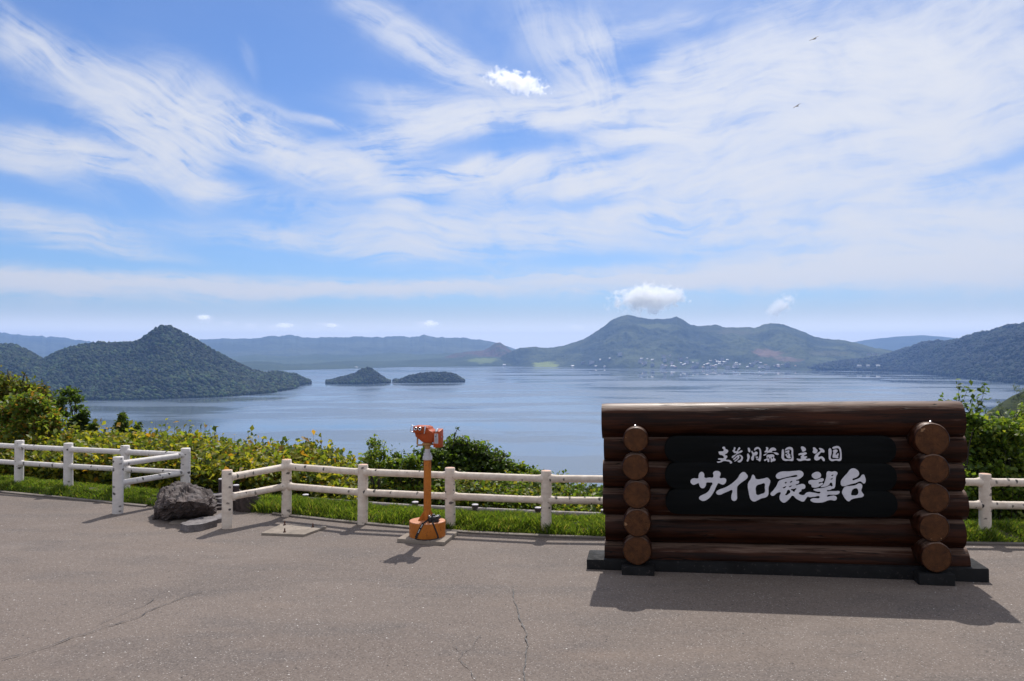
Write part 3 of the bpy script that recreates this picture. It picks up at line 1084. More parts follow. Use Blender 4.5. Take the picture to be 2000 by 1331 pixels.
def build_hills():
    farm = hill_mat('far_hills', (0.055, 0.075, 0.05), (0.09, 0.11, 0.07), (0.035, 0.05, 0.035), 0.0006, 0.004, 60)
    o, _, _ = hill('far_hills', [(-160, 640), (-60, 645), (0, 650), (60, 656), (120, 660), (170, 667), (230, 671), (300, 673), (380, 665), (410, 662), (450, 661), (500, 662), (520, 657), (545, 657), (570, 654), (590, 660), (615, 660), (660, 659), (700, 658), (750, 660), (762, 656), (800, 659), (830, 655), (870, 660), (905, 660), (925, 662), (960, 668), (1000, 680), (1030, 686), (1080, 692)],
                   [(-160, 13200), (1080, 13200)], 18500, farm, 900, 44, 0.18, 3, 0.95, 2.2, 1.15, gully=1500, base_is_v=False)
    tag(o, kind='structure')
    o, _, _ = hill('far_mountain', [(1600, 680), (1640, 673), (1670, 668), (1700, 663), (1750, 658), (1800, 655), (1840, 658), (1880, 662), (1930, 666), (2100, 675)],
                   [(1600, 18000), (2100, 18000)], 21000, farm, 160, 20, 0.05, 5, 1.1, 0.4, 1.08, gully=2000, base_is_v=False)
    tag(o, kind='structure')
    foot = hill_mat('foothills', (0.045, 0.07, 0.03), (0.07, 0.095, 0.04), (0.03, 0.045, 0.025), 0.001, 0.01, 25)
    o, _, _ = hill('foothills', [(380, 706), (440, 698), (500, 693), (560, 697), (620, 692), (700, 694), (760, 689), (820, 693), (880, 690), (940, 688), (1000, 690), (1060, 696)],
                   [(380, 10500), (1060, 10800)], 13000, foot, 300, 24, 0.22, 7, 1.0, 1.2, 1.2, gully=900, base_is_v=False)
    tag(o, kind='structure')
    shore = hill_mat('shore_hills', (0.034, 0.055, 0.022), (0.05, 0.072, 0.028), (0.022, 0.036, 0.018), 0.002, 0.03, 12,
                     [(tuple(G(1068, 711, LAKE_Z + 25)), (260, 420, 200), (0.22, 0.26, 0.06), 0.3),
                      (tuple(G(940, 714.5, LAKE_Z + 5)), (260, 240, 200), (0.16, 0.20, 0.06), 0.4)])
    o, _, _ = hill('shore_hills', [(380, 716), (440, 712), (470, 708), (500, 706), (530, 707), (560, 712), (600, 711), (650, 707), (700, 705), (760, 706), (800, 704), (850, 701), (890, 699), (930, 697), (960, 697), (1000, 698), (1040, 699), (1090, 704), (1140, 711)],
                   [(380, 727), (480, 725), (560, 724), (700, 720), (800, 717.5), (900, 716.5), (1000, 716), (1140, 718)], [(380, 8800), (600, 9600), (900, 10700), (1140, 10300)], shore, 360, 30, 0.22, 9, 0.75, 1.0, 1.12, gully=500)
    tag(o, kind='structure')
    lava = hill_mat('lava_dome', (0.11, 0.07, 0.05), (0.05, 0.065, 0.03), (0.04, 0.045, 0.03), 0.003, 0.012, 20)
    o, _, _ = hill('lava_dome', [(870, 697), (890, 690), (920, 687), (945, 684), (958, 677), (968, 671), (977, 669), (984, 674), (993, 681), (1004, 687), (1030, 695)],
                   [(870, 10200), (1030, 10200)], 11600, lava, 140, 30, 0.2, 12, 1.0, 1.0, 1.1, gully=260, base_is_v=False)
    tag(o, kind='structure')
    usu = hill_mat('volcano', (0.022, 0.038, 0.018), (0.080, 0.098, 0.036), (0.015, 0.026, 0.014), 0.0016, 0.014, 26,
                   [(tuple(P(1492, 690, 9300)), (230, 700, 60), (0.20, 0.13, 0.095), 0.45),
                    (tuple(P(1530, 702, 9000)), (150, 500, 40), (0.17, 0.12, 0.09), 0.5),
                    (tuple(P(1275, 640, 10700)), (520, 420, 70), (0.095, 0.115, 0.038), 0.6),
                    (tuple(P(1430, 650, 10600)), (450, 420, 60), (0.085, 0.085, 0.045), 0.6),
                    (tuple(P(1360, 705, 9100)), (300, 300, 30), (0.10, 0.13, 0.05), 0.5),
                    (tuple(P(1620, 690, 9300)), (420, 600, 40), (0.095, 0.10, 0.05), 0.6),
                    (tuple(P(1065, 712, 9600)), (190, 420, 60), (0.24, 0.28, 0.07), 0.3)])
    o, g_, _ = hill('volcano', [(960, 708), (985, 693), (1010, 681), (1040, 678), (1070, 680), (1095, 677), (1120, 670), (1145, 660), (1170, 645), (1195, 625), (1215, 617), (1225, 615), (1245, 619), (1265, 623), (1290, 624), (1312, 622), (1322, 619), (1335, 625), (1348, 635), (1365, 637), (1385, 636), (1400, 634), (1412, 640), (1440, 640), (1475, 640), (1490, 635), (1505, 631), (1530, 633), (1555, 643), (1590, 657), (1610, 662), (1650, 665), (1680, 672), (1710, 680), (1745, 686), (1790, 695), (1840, 706)],
                   [(960, 716), (1000, 716.2), (1100, 718), (1200, 720), (1300, 721), (1400, 722), (1600, 723), (1840, 725)], [(960, 10400), (1220, 11000), (1500, 11000), (1840, 10200)], usu, 860, 80, 0.19, 15, 1.06, 1.3, 1.2, gully=430)
    tag(o, kind='structure')
    GROUND['town'] = g_.reshape(-1, 3)
    wood = hill_mat('wooded_ridge', (0.010, 0.016, 0.008), (0.016, 0.024, 0.010), (0.008, 0.012, 0.007), 0.003, 0.03, 14)
    o, g, nt = hill('wooded_ridge', [(1560, 717), (1600, 712), (1640, 708), (1680, 704), (1720, 698), (1750, 689), (1770, 682), (1800, 672), (1830, 668), (1855, 670), (1880, 663), (1900, 655), (1930, 650), (1960, 640), (2000, 634), (2100, 618), (2240, 600)],
                    [(1560, 722), (1630, 724), (1700, 726), (1760, 727), (1780, 727.5), (1800, 729.5), (1850, 736), (1900, 742), (1960, 748), (2000, 752), (2100, 768), (2240, 790)],
                    [(1560, 8800), (1750, 8800), (1900, 7200), (2000, 6200), (2240, 4800)], wood, 420, 60, 0.30, 21, 0.85, 1.0, 1.15, gully=260)
    tag(o, kind='structure')
    forest('forest', 'dark blue green forest covering the ridge on the far right shore', g, nt, 16000, 13, [tuple(0.5 * q for q in c) for c in FOREST], 3)
    isl = hill_mat('island', (0.014, 0.024, 0.010), (0.02, 0.03, 0.012), (0.01, 0.015, 0.008), 0.004, 0.05, 8)
    o, g, nt = hill('island', [(-160, 690), (-90, 682), (-40, 676), (0, 675), (30, 676), (60, 691), (85, 705), (110, 691), (150, 677), (190, 672), (240, 673), (265, 670), (285, 659), (303, 645), (318, 638), (334, 641), (352, 650), (375, 662), (410, 683), (450, 705), (490, 724), (515, 731), (530, 729), (545, 729), (560, 732), (580, 734), (592, 741), (608, 748)],
                    [(-160, 790), (0, 785), (160, 783), (250, 782), (350, 779), (450, 775), (530, 768), (575, 760), (585, 754), (596, 751), (608, 750)],
                    [(-160, 4300), (0, 4500), (85, 4300), (180, 4200), (320, 4250), (450, 4500), (560, 4650), (608, 4900)], isl, 460, 70, 0.20, 31, 0.95, 0.5, 1.15, gully=300)
    tag(o, kind='structure')
    forest('forest', 'dense forest covering the large peaked island on the left of the lake', g, nt, 25000, 7.6, [tuple(1.0 * q for q in c) for c in FOREST], 5, 3)
    for (lab, ridge, base, dr, seed, n) in (
        ('small cone shaped wooded island in the middle of the lake', [(638, 749), (650, 744), (665, 739), (680, 736), (695, 731), (708, 723), (718, 720), (728, 724), (740, 733), (752, 742), (763, 748.5)],
         [(638, 750), (700, 751), (763, 749)], 5050, 41, 2600),
        ('low flat topped wooded island right of the cone shaped one', [(768, 746), (772, 743), (777, 743), (780, 746), (784, 743), (800, 736), (820, 732), (840, 730), (870, 729), (885, 732), (898, 739), (907, 746)],
         [(768, 748.5), (780, 748.5), (850, 748), (907, 747)], 5080, 43, 2600),
    ):
        o, g, nt = hill('small_island', ridge, base, dr, isl, 120, 30, 0.08, seed, 0.75, 0.5, 1.06, gully=120)
        tag(o, kind='structure')
        forest('forest', 'trees covering the ' + lab, g, nt, n, 6.5, [tuple(0.85 * q for q in c) for c in FOREST], seed, 4)


def near_ridge():
    # the wooded spur close on the right
    wood = hill_mat('near_spur', (0.030, 0.045, 0.018), (0.045, 0.06, 0.022), (0.022, 0.03, 0.014), 0.03, 0.3, 1.0)
    o, g, nt = hill('near_spur', [(1900, 830), (1925, 806), (1945, 794), (1960, 784), (1975, 774), (2000, 764), (2040, 752), (2120, 735), (2260, 715)],
                    [(1900, 330), (2260, 330)], 520, wood, 80, 30, 0.05, 51, 0.9, 0.4, 1.1, gully=40, base_is_v=False)
    tag(o, kind='structure')
    r_ = np.random.default_rng(4)
    gg = g[8:nt + 3].reshape(-1, 3)
    cen = gg[r_.integers(0, len(gg), 700)] + r_.normal(0, 2.0, (700, 3))
    n = 70
    pts = cen[:, None] + r_.normal(0, 1.0, (700, n, 3)) * np.array([1.3, 1.3, 1.0])
    pts = pts.reshape(-1, 3) + np.array([0, 0, 1.2])
    pal = [(0.05, 0.085, 0.022), (0.07, 0.10, 0.026), (0.04, 0.065, 0.02), (0.085, 0.10, 0.028)]
    v, f, c = leaf_arrays(pts, 0.55 + 0.5 * r_.random(len(pts)), r_, pal)
    tag(link('forest', np_mesh('forest', v, f, False, c), M['leaf']), 'nearer green wooded spur sloping into the lake behind the right bush', 'forest', kind='stuff')


# ------------------------------------------------------------------ leaves
def leaf_arrays(pts, size, r_, pal, wid=0.62, pitch=(-18, 28), weights=None, roll=35):
    n = len(pts)
    az = r_.random(n) * 2 * PI
    pi_ = np.radians(r_.normal(pitch[0], pitch[1], n))
    ax = np.stack([np.cos(az) * np.cos(pi_), np.sin(az) * np.cos(pi_), np.sin(pi_)], 1)
    side = np.stack([-np.sin(az), np.cos(az), 0 * az], 1)
    up = np.cross(ax, side)
    ro = np.radians(r_.normal(0, roll, n))[:, None]
    side2 = side * np.cos(ro) + up * np.sin(ro)
    up2 = np.cross(ax, side2)
    L = np.asarray(size)[:, None]
    b = pts - ax * L * 0.5
    t = pts + ax * L * 0.5 - up2 * L * 0.10
    m = pts - ax * L * 0.08
    l_ = m + side2 * L * wid * 0.5 + up2 * L * 0.10
    r2 = m - side2 * L * wid * 0.5 + up2 * L * 0.10
    V = np.stack([b, l_, t, r2], 1).reshape(-1, 3)
    k = np.arange(n)[:, None] * 4
    Fc = np.stack([k + np.array([[0, 1, 2]]), k + np.array([[0, 2, 3]])], 1).reshape(-1, 3)
    pal = np.array(pal)
    pick = r_.choice(len(pal), n, p=weights)
    c = pal[pick] * (0.7 + 0.6 * r_.random((n, 1)))
    c = np.repeat(c[:, None], 4, 1).reshape(-1, 3)
    return V, Fc, c


G_DARK = [(0.038, 0.070, 0.016), (0.055, 0.095, 0.02), (0.030, 0.054, 0.015), (0.085, 0.125, 0.024)]
G_MID = [(0.075, 0.13, 0.02), (0.11, 0.16, 0.024), (0.05, 0.09, 0.017), (0.15, 0.18, 0.03)]
G_LIGHT = [(0.13, 0.185, 0.026), (0.10, 0.155, 0.024), (0.18, 0.21, 0.035), (0.06, 0.11, 0.02)]
G_OLIVE = [(0.095, 0.11, 0.025), (0.12, 0.115, 0.027), (0.07, 0.09, 0.022), (0.15, 0.095, 0.026), (0.11, 0.14, 0.026)]
G_KNOT = [(0.20, 0.205, 0.026), (0.145, 0.18, 0.024), (0.09, 0.13, 0.02), (0.26, 0.23, 0.03), (0.28, 0.16, 0.025), (0.05, 0.08, 0.016)]


def shrub(name, label, cat, clumps, depth, n, leaf, pal, seed, sub=9, sprigs=(), tight=0.34, trunk=0.03, group=None, weights=None):
    """a tree or bush: clumps are ellipses (u, v, ru, rv) of the crown as seen from the terrace, spread in depth as well"""
    r_ = np.random.default_rng(seed)
    s = depth / F
    cs, rs = [], []
    for (u, v, ru, rv) in clumps:
        cs.append(P(u, v, depth + r_.normal(0, 0.25)))
        rs.append((ru * s, (ru + rv) * 0.5 * s * 0.9, rv * s))
    cs, rs = np.array(cs), np.array(rs)
    bx, by = float(cs[:, 0].mean()), depth
    bz = float(terrain(bx, by)) - 0.05
    root = empty(name, (bx, by, bz))
    tag(root, label, cat, group)
    org = np.array([bx, by, bz])
    w = rs.prod(1) ** 0.7
    w = w / w.sum()
    pts = []
    limbs = MB()
    top = cs[:, 2].max()
    hub = org + np.array([0, 0, max(0.3, (cs[:, 2].min() - bz) * 0.55)])
    limbs.tube([(0, 0, -0.1), (0.02, 0.01, (hub - org)[2] * 0.5), hub - org], [trunk * 1.25, trunk, trunk * 0.85], 7)
    for ci, (c, r) in enumerate(zip(cs, rs)):
        m = max(60, int(n * w[ci]))
        d = r_.normal(size=(sub, 3))
        d /= np.linalg.norm(d, axis=1)[:, None]
        d[:, 2] = np.where(d[:, 2] < -0.3, -d[:, 2], d[:, 2])
        sc = c + d * r * (0.45 + 0.5 * r_.random((sub, 1)))
        sw = r_.random(sub) + 0.35
        pick = r_.choice(sub, m, p=sw / sw.sum())
        p = sc[pick] + r_.normal(size=(m, 3)) * r * tight
        fill = r_.random(m) < 0.22
        q = r_.normal(size=(m, 3))
        q /= np.linalg.norm(q, axis=1)[:, None]
        p[fill] = (c + q * r * (r_.random((m, 1)) ** 0.5) * 0.9)[fill]
        pts.append(p)
        mid = (hub + c) / 2 + r_.normal(0, 0.06, 3)
        limbs.tube([hub - org, mid - org, c - org], [trunk * 0.8, trunk * 0.55, trunk * 0.3], 6, False)
        for q_ in sc[::2]:
            limbs.tube([c - org, (c + q_) / 2 - org + r_.normal(0, 0.02, 3), q_ - org], [trunk * 0.3, trunk * 0.2, trunk * 0.1], 4, False)
    sz = [leaf * (0.6 + 0.8 * r_.random(len(p))) for p in pts]
    for (u0, v0, u1, v1, cnt) in sprigs:
        a, b = P(u0, v0, depth), P(u1, v1, depth + r_.normal(0, 0.1))
        mid = (a + b) / 2 + r_.normal(0, 0.03, 3)
        limbs.tube([a - org, mid - org, b - org], [trunk * 0.3, trunk * 0.2, trunk * 0.1], 5, False)
        t = np.linspace(0.05, 1.0, cnt)[:, None]
        c_ = a * (1 - t) ** 2 + 2 * mid * t * (1 - t) + b * t * t
        pts.append(c_ + r_.normal(0, leaf * 0.42, (cnt, 3)))
        sz.append(leaf * (0.75 + 0.5 * r_.random(cnt)))
    pts = np.concatenate(pts) - org
    v, f, c = leaf_arrays(pts, np.concatenate(sz), r_, pal, weights=weights)
    link('foliage', np_mesh('foliage', v, f, False, c), M['leaf'], root)
    limbs.build('trunk', M['bark'], root, smooth=60)
    return root


def spruce(label, u, vtop, vbot, half, depth, n, seed, pal):
    r_ = np.random.default_rng(seed)
    top, bot = P(u, vtop, depth), P(u, vbot, depth)
    h = top[2] - bot[2]
    rad = half * depth / F
    bz = float(terrain(bot[0], depth)) - 0.05
    root = empty('conifer', (bot[0], depth, bz))
    tag(root, label, 'conifer')
    org = np.array([bot[0], depth, bz])
    tiers = 9
    pts = []
    for i in range(tiers):
        f = i / (tiers - 1)
        z = top[2] - h * f
        rr = rad * (0.10 + 0.9 * f ** 0.85)
        nb = 5 + int(4 * f)
        a0 = r_.random() * 6
        for k in range(nb):
            a = a0 + 2 * PI * k / nb + r_.normal(0, 0.2)
            m = int(n / (tiers * nb) * (0.5 + f))
            t = r_.random(m) ** 0.7
            ln = rr * (0.7 + 0.5 * r_.random())
            p = np.stack([np.cos(a) * ln * t, np.sin(a) * ln * t, z - org[2] - 0.25 * ln * t + 0.12 * ln * t * t], 1)
            pts.append(p + r_.normal(0, 0.035 + 0.02 * f, (m, 3)) + np.array([0, 0, r_.normal(0, h * 0.03)]))
    pts = np.concatenate(pts)
    v, f, c = leaf_arrays(pts, 0.07 + 0.06 * r_.random(len(pts)), r_, pal, 0.4)
    link('foliage', np_mesh('foliage', v, f, False, c), M['leaf'], root)
    mb = MB()
    mb.tube([(0, 0, -0.1), (0, 0, (bot[2] - bz)), (0, 0, top[2] - bz)], [0.05, 0.035, 0.006], 7)
    mb.build('trunk', M['bark'], root, smooth=60)


def thicket(name, label, prof, d0, d1, n, leaf, pal, seed, weights=None, low=0.75):
    """ground cover of leafy stems: skyline heights prof (u, v) at mid depth; d0, d1 are distances behind the kerb"""
    r_ = np.random.default_rng(seed)
    prof = np.array(prof, float)
    # sample in world x, s
    dm = (d0 + d1) / 2
    us = np.linspace(prof[0, 0], prof[-1, 0], 300)
    vs = np.interp(us, prof[:, 0], prof[:, 1])
    # depth of the mid line for each u: iterate
    y = np.full(300, 13.0)
    for _ in range(6):
        x = (us - CU) / F * y
        y = kerb_y(x) + dm
    x = (us - CU) / F * y
    zt = CAM[2] + (HOR - vs) / F * y
    pts, szs = [], []
    ns = n // 9
    X = x[0] + (x[-1] - x[0]) * r_.random(ns)
    S = d0 + (d1 - d0) * r_.random(ns)
    top = np.interp(X, x, zt)
    f = np.abs(S - dm) / ((d1 - d0) / 2)
    Y = kerb_y(X) + S
    gzv = terrain(X, Y)
    hh = top - (top - gzv) * 0.22 * f ** 2.5 * np.where(S < dm, 1.2, 0.8)
    hh = hh + 0.16 * fbm(X * 1.6, Y * 1.6, seed, 3) + r_.normal(0, 0.06, ns)
    tall = r_.random(ns) < 0.035
    hh = hh + np.where(tall, 0.08 + 0.18 * r_.random(ns), 0)
    stems = MB()
    for i in range(ns):
        m = 9
        t = r_.random(m) ** low
        z = gzv[i] + np.maximum(hh[i] - gzv[i], 0.12) * t
        sp = 0.03 if tall[i] else 0.06
        if tall[i]:
            t = np.linspace(0.45, 1.0, m)
            z = gzv[i] + np.maximum(hh[i] - gzv[i], 0.12) * t
        lean = r_.normal(0, 0.10, 2)
        p = np.stack([X[i] + lean[0] * t + r_.normal(0, sp, m), Y[i] + lean[1] * t + r_.normal(0, sp, m), z], 1)
        pts.append(p)
        if i % 14 == 0 or tall[i]:
            stems.tube([(X[i], Y[i], gzv[i] - 0.05), (X[i] + lean[0], Y[i] + lean[1], max(hh[i] - 0.03, gzv[i] + 0.1))], [0.006, 0.002], 4, False)
    pts = np.concatenate(pts)
    v, f_, c = leaf_arrays(pts, leaf * (0.6 + 0.8 * r_.random(len(pts))), r_, pal, 0.68, weights=weights)
    o = link(name, np_mesh(name, v, f_, False, c), M['leaf'])
    tag(o, label, 'undergrowth', kind='stuff')
    stems.build('stem', M['bark'], o)
    return o


def build_plants():
    thicket('undergrowth', 'yellowing broad leaved thicket behind the white fence and around the path', [(-120, 842), (0, 846), (60, 850), (190, 852), (260, 856), (300, 864), (330, 858), (370, 856), (400, 866), (450, 868), (520, 878), (560, 886), (600, 884), (640, 890), (665, 908), (700, 922), (740, 940)], 1.5, 4.2, 105000, 0.105, G_KNOT, 61, [.26, .22, .18, .16, .05, .13])
    thicket('undergrowth', 'green leafy thicket below the rail behind the telescope', [(660, 940), (740, 925), (800, 930), (900, 935), (1000, 945), (1060, 952), (1110, 965), (1180, 972), (1260, 975)], 1.75, 3.2, 34000, 0.078, G_MID + [(0.16, 0.15, 0.03)], 62)
    thicket('undergrowth', 'green leafy thicket behind the fence right of the log sign', [(1820, 900), (1880, 880), (1930, 880), (2000, 870), (2150, 860)], 1.2, 2.7, 16000, 0.075, G_MID + G_LIGHT[:2], 63)
    shrub('tree', 'olive and rust tinted leafy tree at the left edge, tallest beyond the white fence', 'tree', [(-60, 775, 50, 36), (8, 764, 36, 20), (40, 768, 34, 20), (72, 778, 24, 18), (15, 795, 50, 28), (60, 800, 40, 22), (-30, 750, 40, 22)], 19, 13000, 0.09, G_OLIVE + G_LIGHT[:1], 71, 13, [(20, 745, 15, 722, 8), (45, 745, 50, 728, 7), (75, 765, 92, 755, 7)], trunk=0.07)
    shrub('bush', 'bright green rounded bush in front of the olive tree at the left edge', 'bush', [(55, 800, 34, 24), (80, 815, 26, 22), (30, 820, 36, 22), (95, 835, 22, 20), (65, 835, 40, 18)], 16.5, 8000, 0.09, G_LIGHT + [(0.2, 0.12, 0.03)], 72, 10, [(70, 785, 78, 766, 8), (95, 815, 108, 800, 8)], trunk=0.05)
    shrub('sapling', 'slender dark green sapling with a bare stem against the lake, left side', 'sapling', [(133, 768, 16, 9), (125, 785, 18, 10), (148, 782, 12, 10), (115, 800, 13, 8), (150, 800, 12, 7), (168, 808, 10, 7), (128, 812, 12, 7)], 17.5, 950, 0.08, G_DARK + G_MID[:1], 73, 7, [(135, 765, 134, 757, 6), (165, 805, 178, 796, 6), (150, 790, 165, 776, 7), (118, 795, 108, 786, 6)], tight=0.36, trunk=0.026)
    shrub('bush', 'dark green upright bush beside the slender sapling', 'bush', [(155, 825, 13, 14), (150, 842, 18, 14), (172, 848, 14, 12), (182, 838, 8, 8)], 17, 2600, 0.09, G_DARK, 74, 7, trunk=0.04)
    spruce('pointed dark conifer top above the yellow thicket, left', 238, 813, 862, 24, 18.5, 1900, 75, G_DARK + G_MID[:2])
    spruce('small conifer top just right of the pointed one', 269, 832, 862, 15, 18.8, 800, 76, G_DARK + G_MID[:2])
    spruce('tiny conifer tip rising from the thicket between the two fences', 320, 850, 875, 12, 18.5, 700, 77, G_DARK)
    shrub('tree', 'dark round tree top showing over the thicket by the fence corner', 'tree', [(596, 874, 15, 9), (588, 884, 18, 9), (606, 886, 16, 9), (622, 896, 14, 8)], 19, 2600, 0.075, G_DARK, 78, 8, trunk=0.06)
    shrub('sapling', 'light green upright birch sapling left of the telescope', 'sapling', [(733, 872, 13, 14), (725, 892, 13, 14), (745, 892, 14, 14), (722, 912, 16, 14), (742, 915, 20, 16), (760, 905, 8, 12)], 12.8, 1250, 0.055, G_LIGHT, 79, 7, [(733, 868, 731, 851, 12), (725, 880, 718, 860, 10), (748, 880, 752, 862, 8), (700, 915, 690, 902, 6)], trunk=0.018)
    shrub('bush', 'loose leafy bush between the birch sapling and the telescope pole', 'bush', [(775, 895, 8, 10), (783, 908, 12, 10), (770, 920, 16, 12), (800, 905, 18, 12), (810, 925, 30, 14)], 13.0, 1700, 0.06, G_MID, 80, 7, [(780, 900, 786, 880, 8), (760, 915, 752, 900, 7), (790, 905, 806, 888, 8), (772, 890, 768, 876, 8), (800, 895, 790, 885, 7)], trunk=0.02)
    shrub('bush', 'large dark green bush behind the orange telescope', 'bush', [(885, 880, 28, 18), (915, 882, 32, 18), (850, 900, 34, 20), (900, 905, 45, 20), (950, 900, 34, 20), (975, 915, 24, 16), (940, 925, 45, 14), (865, 925, 40, 14), (800, 935, 50, 16)], 13.2, 8600, 0.075, G_DARK + G_MID[:2], 81, 10, [(870, 880, 862, 862, 9), (930, 890, 940, 868, 9), (840, 895, 826, 882, 9), (905, 870, 903, 850, 10), (965, 900, 985, 882, 10), (820, 910, 806, 898, 8), (885, 872, 893, 838, 12), (900, 870, 880, 848, 8), (915, 872, 912, 856, 8), (945, 890, 958, 866, 10), (960, 895, 975, 878, 9), (975, 905, 990, 885, 9), (985, 915, 994, 902, 6), (930, 885, 925, 868, 7)], trunk=0.035)
    shrub('bush', 'mid green bush sloping down right of the large dark one', 'bush', [(1015, 925, 24, 14), (1045, 935, 30, 14), (1080, 945, 26, 12), (1010, 945, 40, 14), (1060, 958, 40, 12), (1110, 960, 26, 10)], 13.2, 4800, 0.07, G_MID, 82, 9, [(1035, 925, 1042, 910, 8), (1060, 935, 1075, 922, 8), (1085, 940, 1105, 920, 10), (1090, 940, 1090, 922, 8), (1110, 952, 1128, 940, 8)], trunk=0.025)
    shrub('bush', 'low dark bush against the lake just left of the log sign', 'bush', [(1145, 965, 26, 10), (1170, 968, 22, 10), (1200, 975, 30, 10), (1158, 956, 8, 6)], 13.2, 1900, 0.065, G_DARK + G_MID[:1], 83, 8, trunk=0.02)
    shrub('bush', 'tall leafy bush behind the fence right of the log sign', 'bush', [(1905, 850, 28, 26), (1935, 850, 34, 24), (1975, 850, 40, 28), (2030, 840, 50, 36), (1900, 885, 40, 30), (1950, 885, 50, 34), (2010, 885, 55, 40), (1890, 925, 36, 24), (1960, 935, 60, 24)], 11.6, 9500, 0.078, G_MID + G_LIGHT, 84, 12, [(1960, 830, 1950, 800, 9), (1990, 830, 1995, 796, 10), (1975, 830, 1985, 806, 9), (1930, 830, 1934, 805, 9)], trunk=0.035)
    shrub('sapling', 'tall thin leafy shoots rising above the right end of the log sign', 'sapling', [(1890, 835, 14, 18), (1905, 825, 16, 14), (1878, 850, 14, 16)], 11.0, 800, 0.082, G_DARK[:2] + G_MID[:2], 85, 6, [(1885, 815, 1873, 746, 24), (1895, 810, 1893, 752, 17), (1905, 805, 1924, 750, 24), (1880, 815, 1834, 772, 20), (1900, 805, 1907, 768, 15), (1890, 820, 1884, 790, 12), (1910, 820, 1920, 790, 12)], trunk=0.016)


def build_grass():
    r_ = np.random.default_rng(9)

    def strip(label, x0, x1, s0, s1, n, hmin, hmax, skip=None):
        X = x0 + (x1 - x0) * r_.random(n)
        S = s0 + (s1 - s0) * r_.random(n)
        Y = kerb_y(X) + S
        clump = 0.6 * vnoise(X * 4.3, Y * 4.3, 8) + 0.4 * vnoise(X * 11, Y * 11, 18)
        keep = (clump > 0.16) | (r_.random(n) < 0.3)
        if skip is not None:
            keep &= ~skip(X, Y, S)
        X, Y, S, clump = X[keep], Y[keep], S[keep], clump[keep]
        Z = terrain(X, Y) - 0.01
        m = len(X)
        h = (hmin + (hmax - hmin) * r_.random(m)) * (0.25 + 1.5 * clump ** 1.6) * (1.05 - 0.6 * np.clip(S, 0, 1.1))
        az = r_.random(m) * 2 * PI
        w = 0.0035 + 0.004 * r_.random(m)
        ln = h * (0.25 + 0.7 * r_.random(m))
        a2 = r_.random(m) * 2 * PI
        dx, dy = np.cos(a2) * ln, np.sin(a2) * ln - 0.012
        sx, sy = np.cos(az) * w, np.sin(az) * w
        z0 = np.zeros(m)
        V = np.stack([
            np.stack([X - sx, Y - sy, Z], 1), np.stack([X + sx, Y + sy, Z], 1),
            np.stack([X + sx * .8 + dx * .35, Y + sy * .8 + dy * .35, Z + h * .6], 1), np.stack([X - sx * .8 + dx * .35, Y - sy * .8 + dy * .35, Z + h * .6], 1),
            np.stack([X + dx, Y + dy, Z + h], 1)], 1).reshape(-1, 3)
        k = np.arange(m)[:, None] * 5
        Fc = np.concatenate([k + np.array([[0, 1, 2]]), k + np.array([[0, 2, 3]]), k + np.array([[3, 2, 4]])], 0)
        pal = np.array([(0.085, 0.140, 0.018), (0.125, 0.18, 0.026), (0.055, 0.098, 0.015), (0.17, 0.20, 0.04), (0.20, 0.175, 0.065)])
        c = pal[r_.choice(5, m, p=[.3, .28, .26, .11, .05])] * (0.6 + 0.5 * r_.random((m, 1)) + 0.25 * vnoise(X * 1.7, Y * 1.7, 28)[:, None])
        c = np.repeat(c[:, None], 5, 1).reshape(-1, 3)
        o = link('grass', np_mesh('grass', V, Fc, False, c), M['grass'])
        tag(o, label, 'grass', kind='stuff')
    strip('lush green grass strip under the birch rail fence behind the telescope', -3.7, 8.0, -0.03, 1.05, 85000, 0.05, 0.16)
    strip('short green grass under the white fence on the left', -13, -4.9, 0.0, 1.2, 62000, 0.04, 0.12)


# ------------------------------------------------------------------ fences
def bark_tube(name, length, r0, r1, mat, parent, loc, direction, seed, cut=None, seg=18, rings=18, wob=0.05, flare=0.0):
    """a round timber along local X or Z with an uneven surface"""
    vs, fs = [], []
    for i in range(rings + 1):
        t = i / rings
        r = r0 + (r1 - r0) * t
        if flare:
            e = min(t, 1 - t) * length
            r += flare * max(0.0, 1 - max(0.0, e - 0.035) / 0.03)
        for k in range(seg):
            a = 2 * PI * k / seg
            rr = r * (1 + wob * float(fbm(3 * math.cos(a) + seed, 3 * math.sin(a) + t * length * 5, seed, 3)))
            vs.append((rr * math.cos(a), rr * math.sin(a), t * length))
    for i in range(rings):
        for k in range(seg):
            k2 = (k + 1) % seg
            fs.append((i * seg + k, i * seg + k2, (i + 1) * seg + k2, (i + 1) * seg + k))
    me = bpy.data.meshes.new(name)
    b0 = len(vs)
    # rounded cut edge
    top = vs[-seg:]
    vs += [(x * 0.93, y * 0.93, z + r1 * 0.07) for x, y, z in top]
    for k in range(seg):
        k2 = (k + 1) % seg
        fs.append((b0 - seg + k, b0 - seg + k2, b0 + k2, b0 + k))
    capf = tuple(range(b0, b0 + seg))
    fs.append(capf)
    fs.append(tuple(range(seg))[::-1])
    me.from_pydata(vs, [], fs)
    me.polygons.foreach_set('use_smooth', np.ones(len(me.polygons), dtype=bool))
    me.set_sharp_from_angle(angle=R(50))
    me.materials.append(mat)
    me.materials.append(cut or mat)
    me.polygons[len(fs) - 2].material_index = 1
    me.update()
    o = link(name, me, None, parent)
    o.location = loc
    q = Vector(direction).to_track_quat('Z', 'Y')
    o.rotation_euler = q.to_euler()
    return o


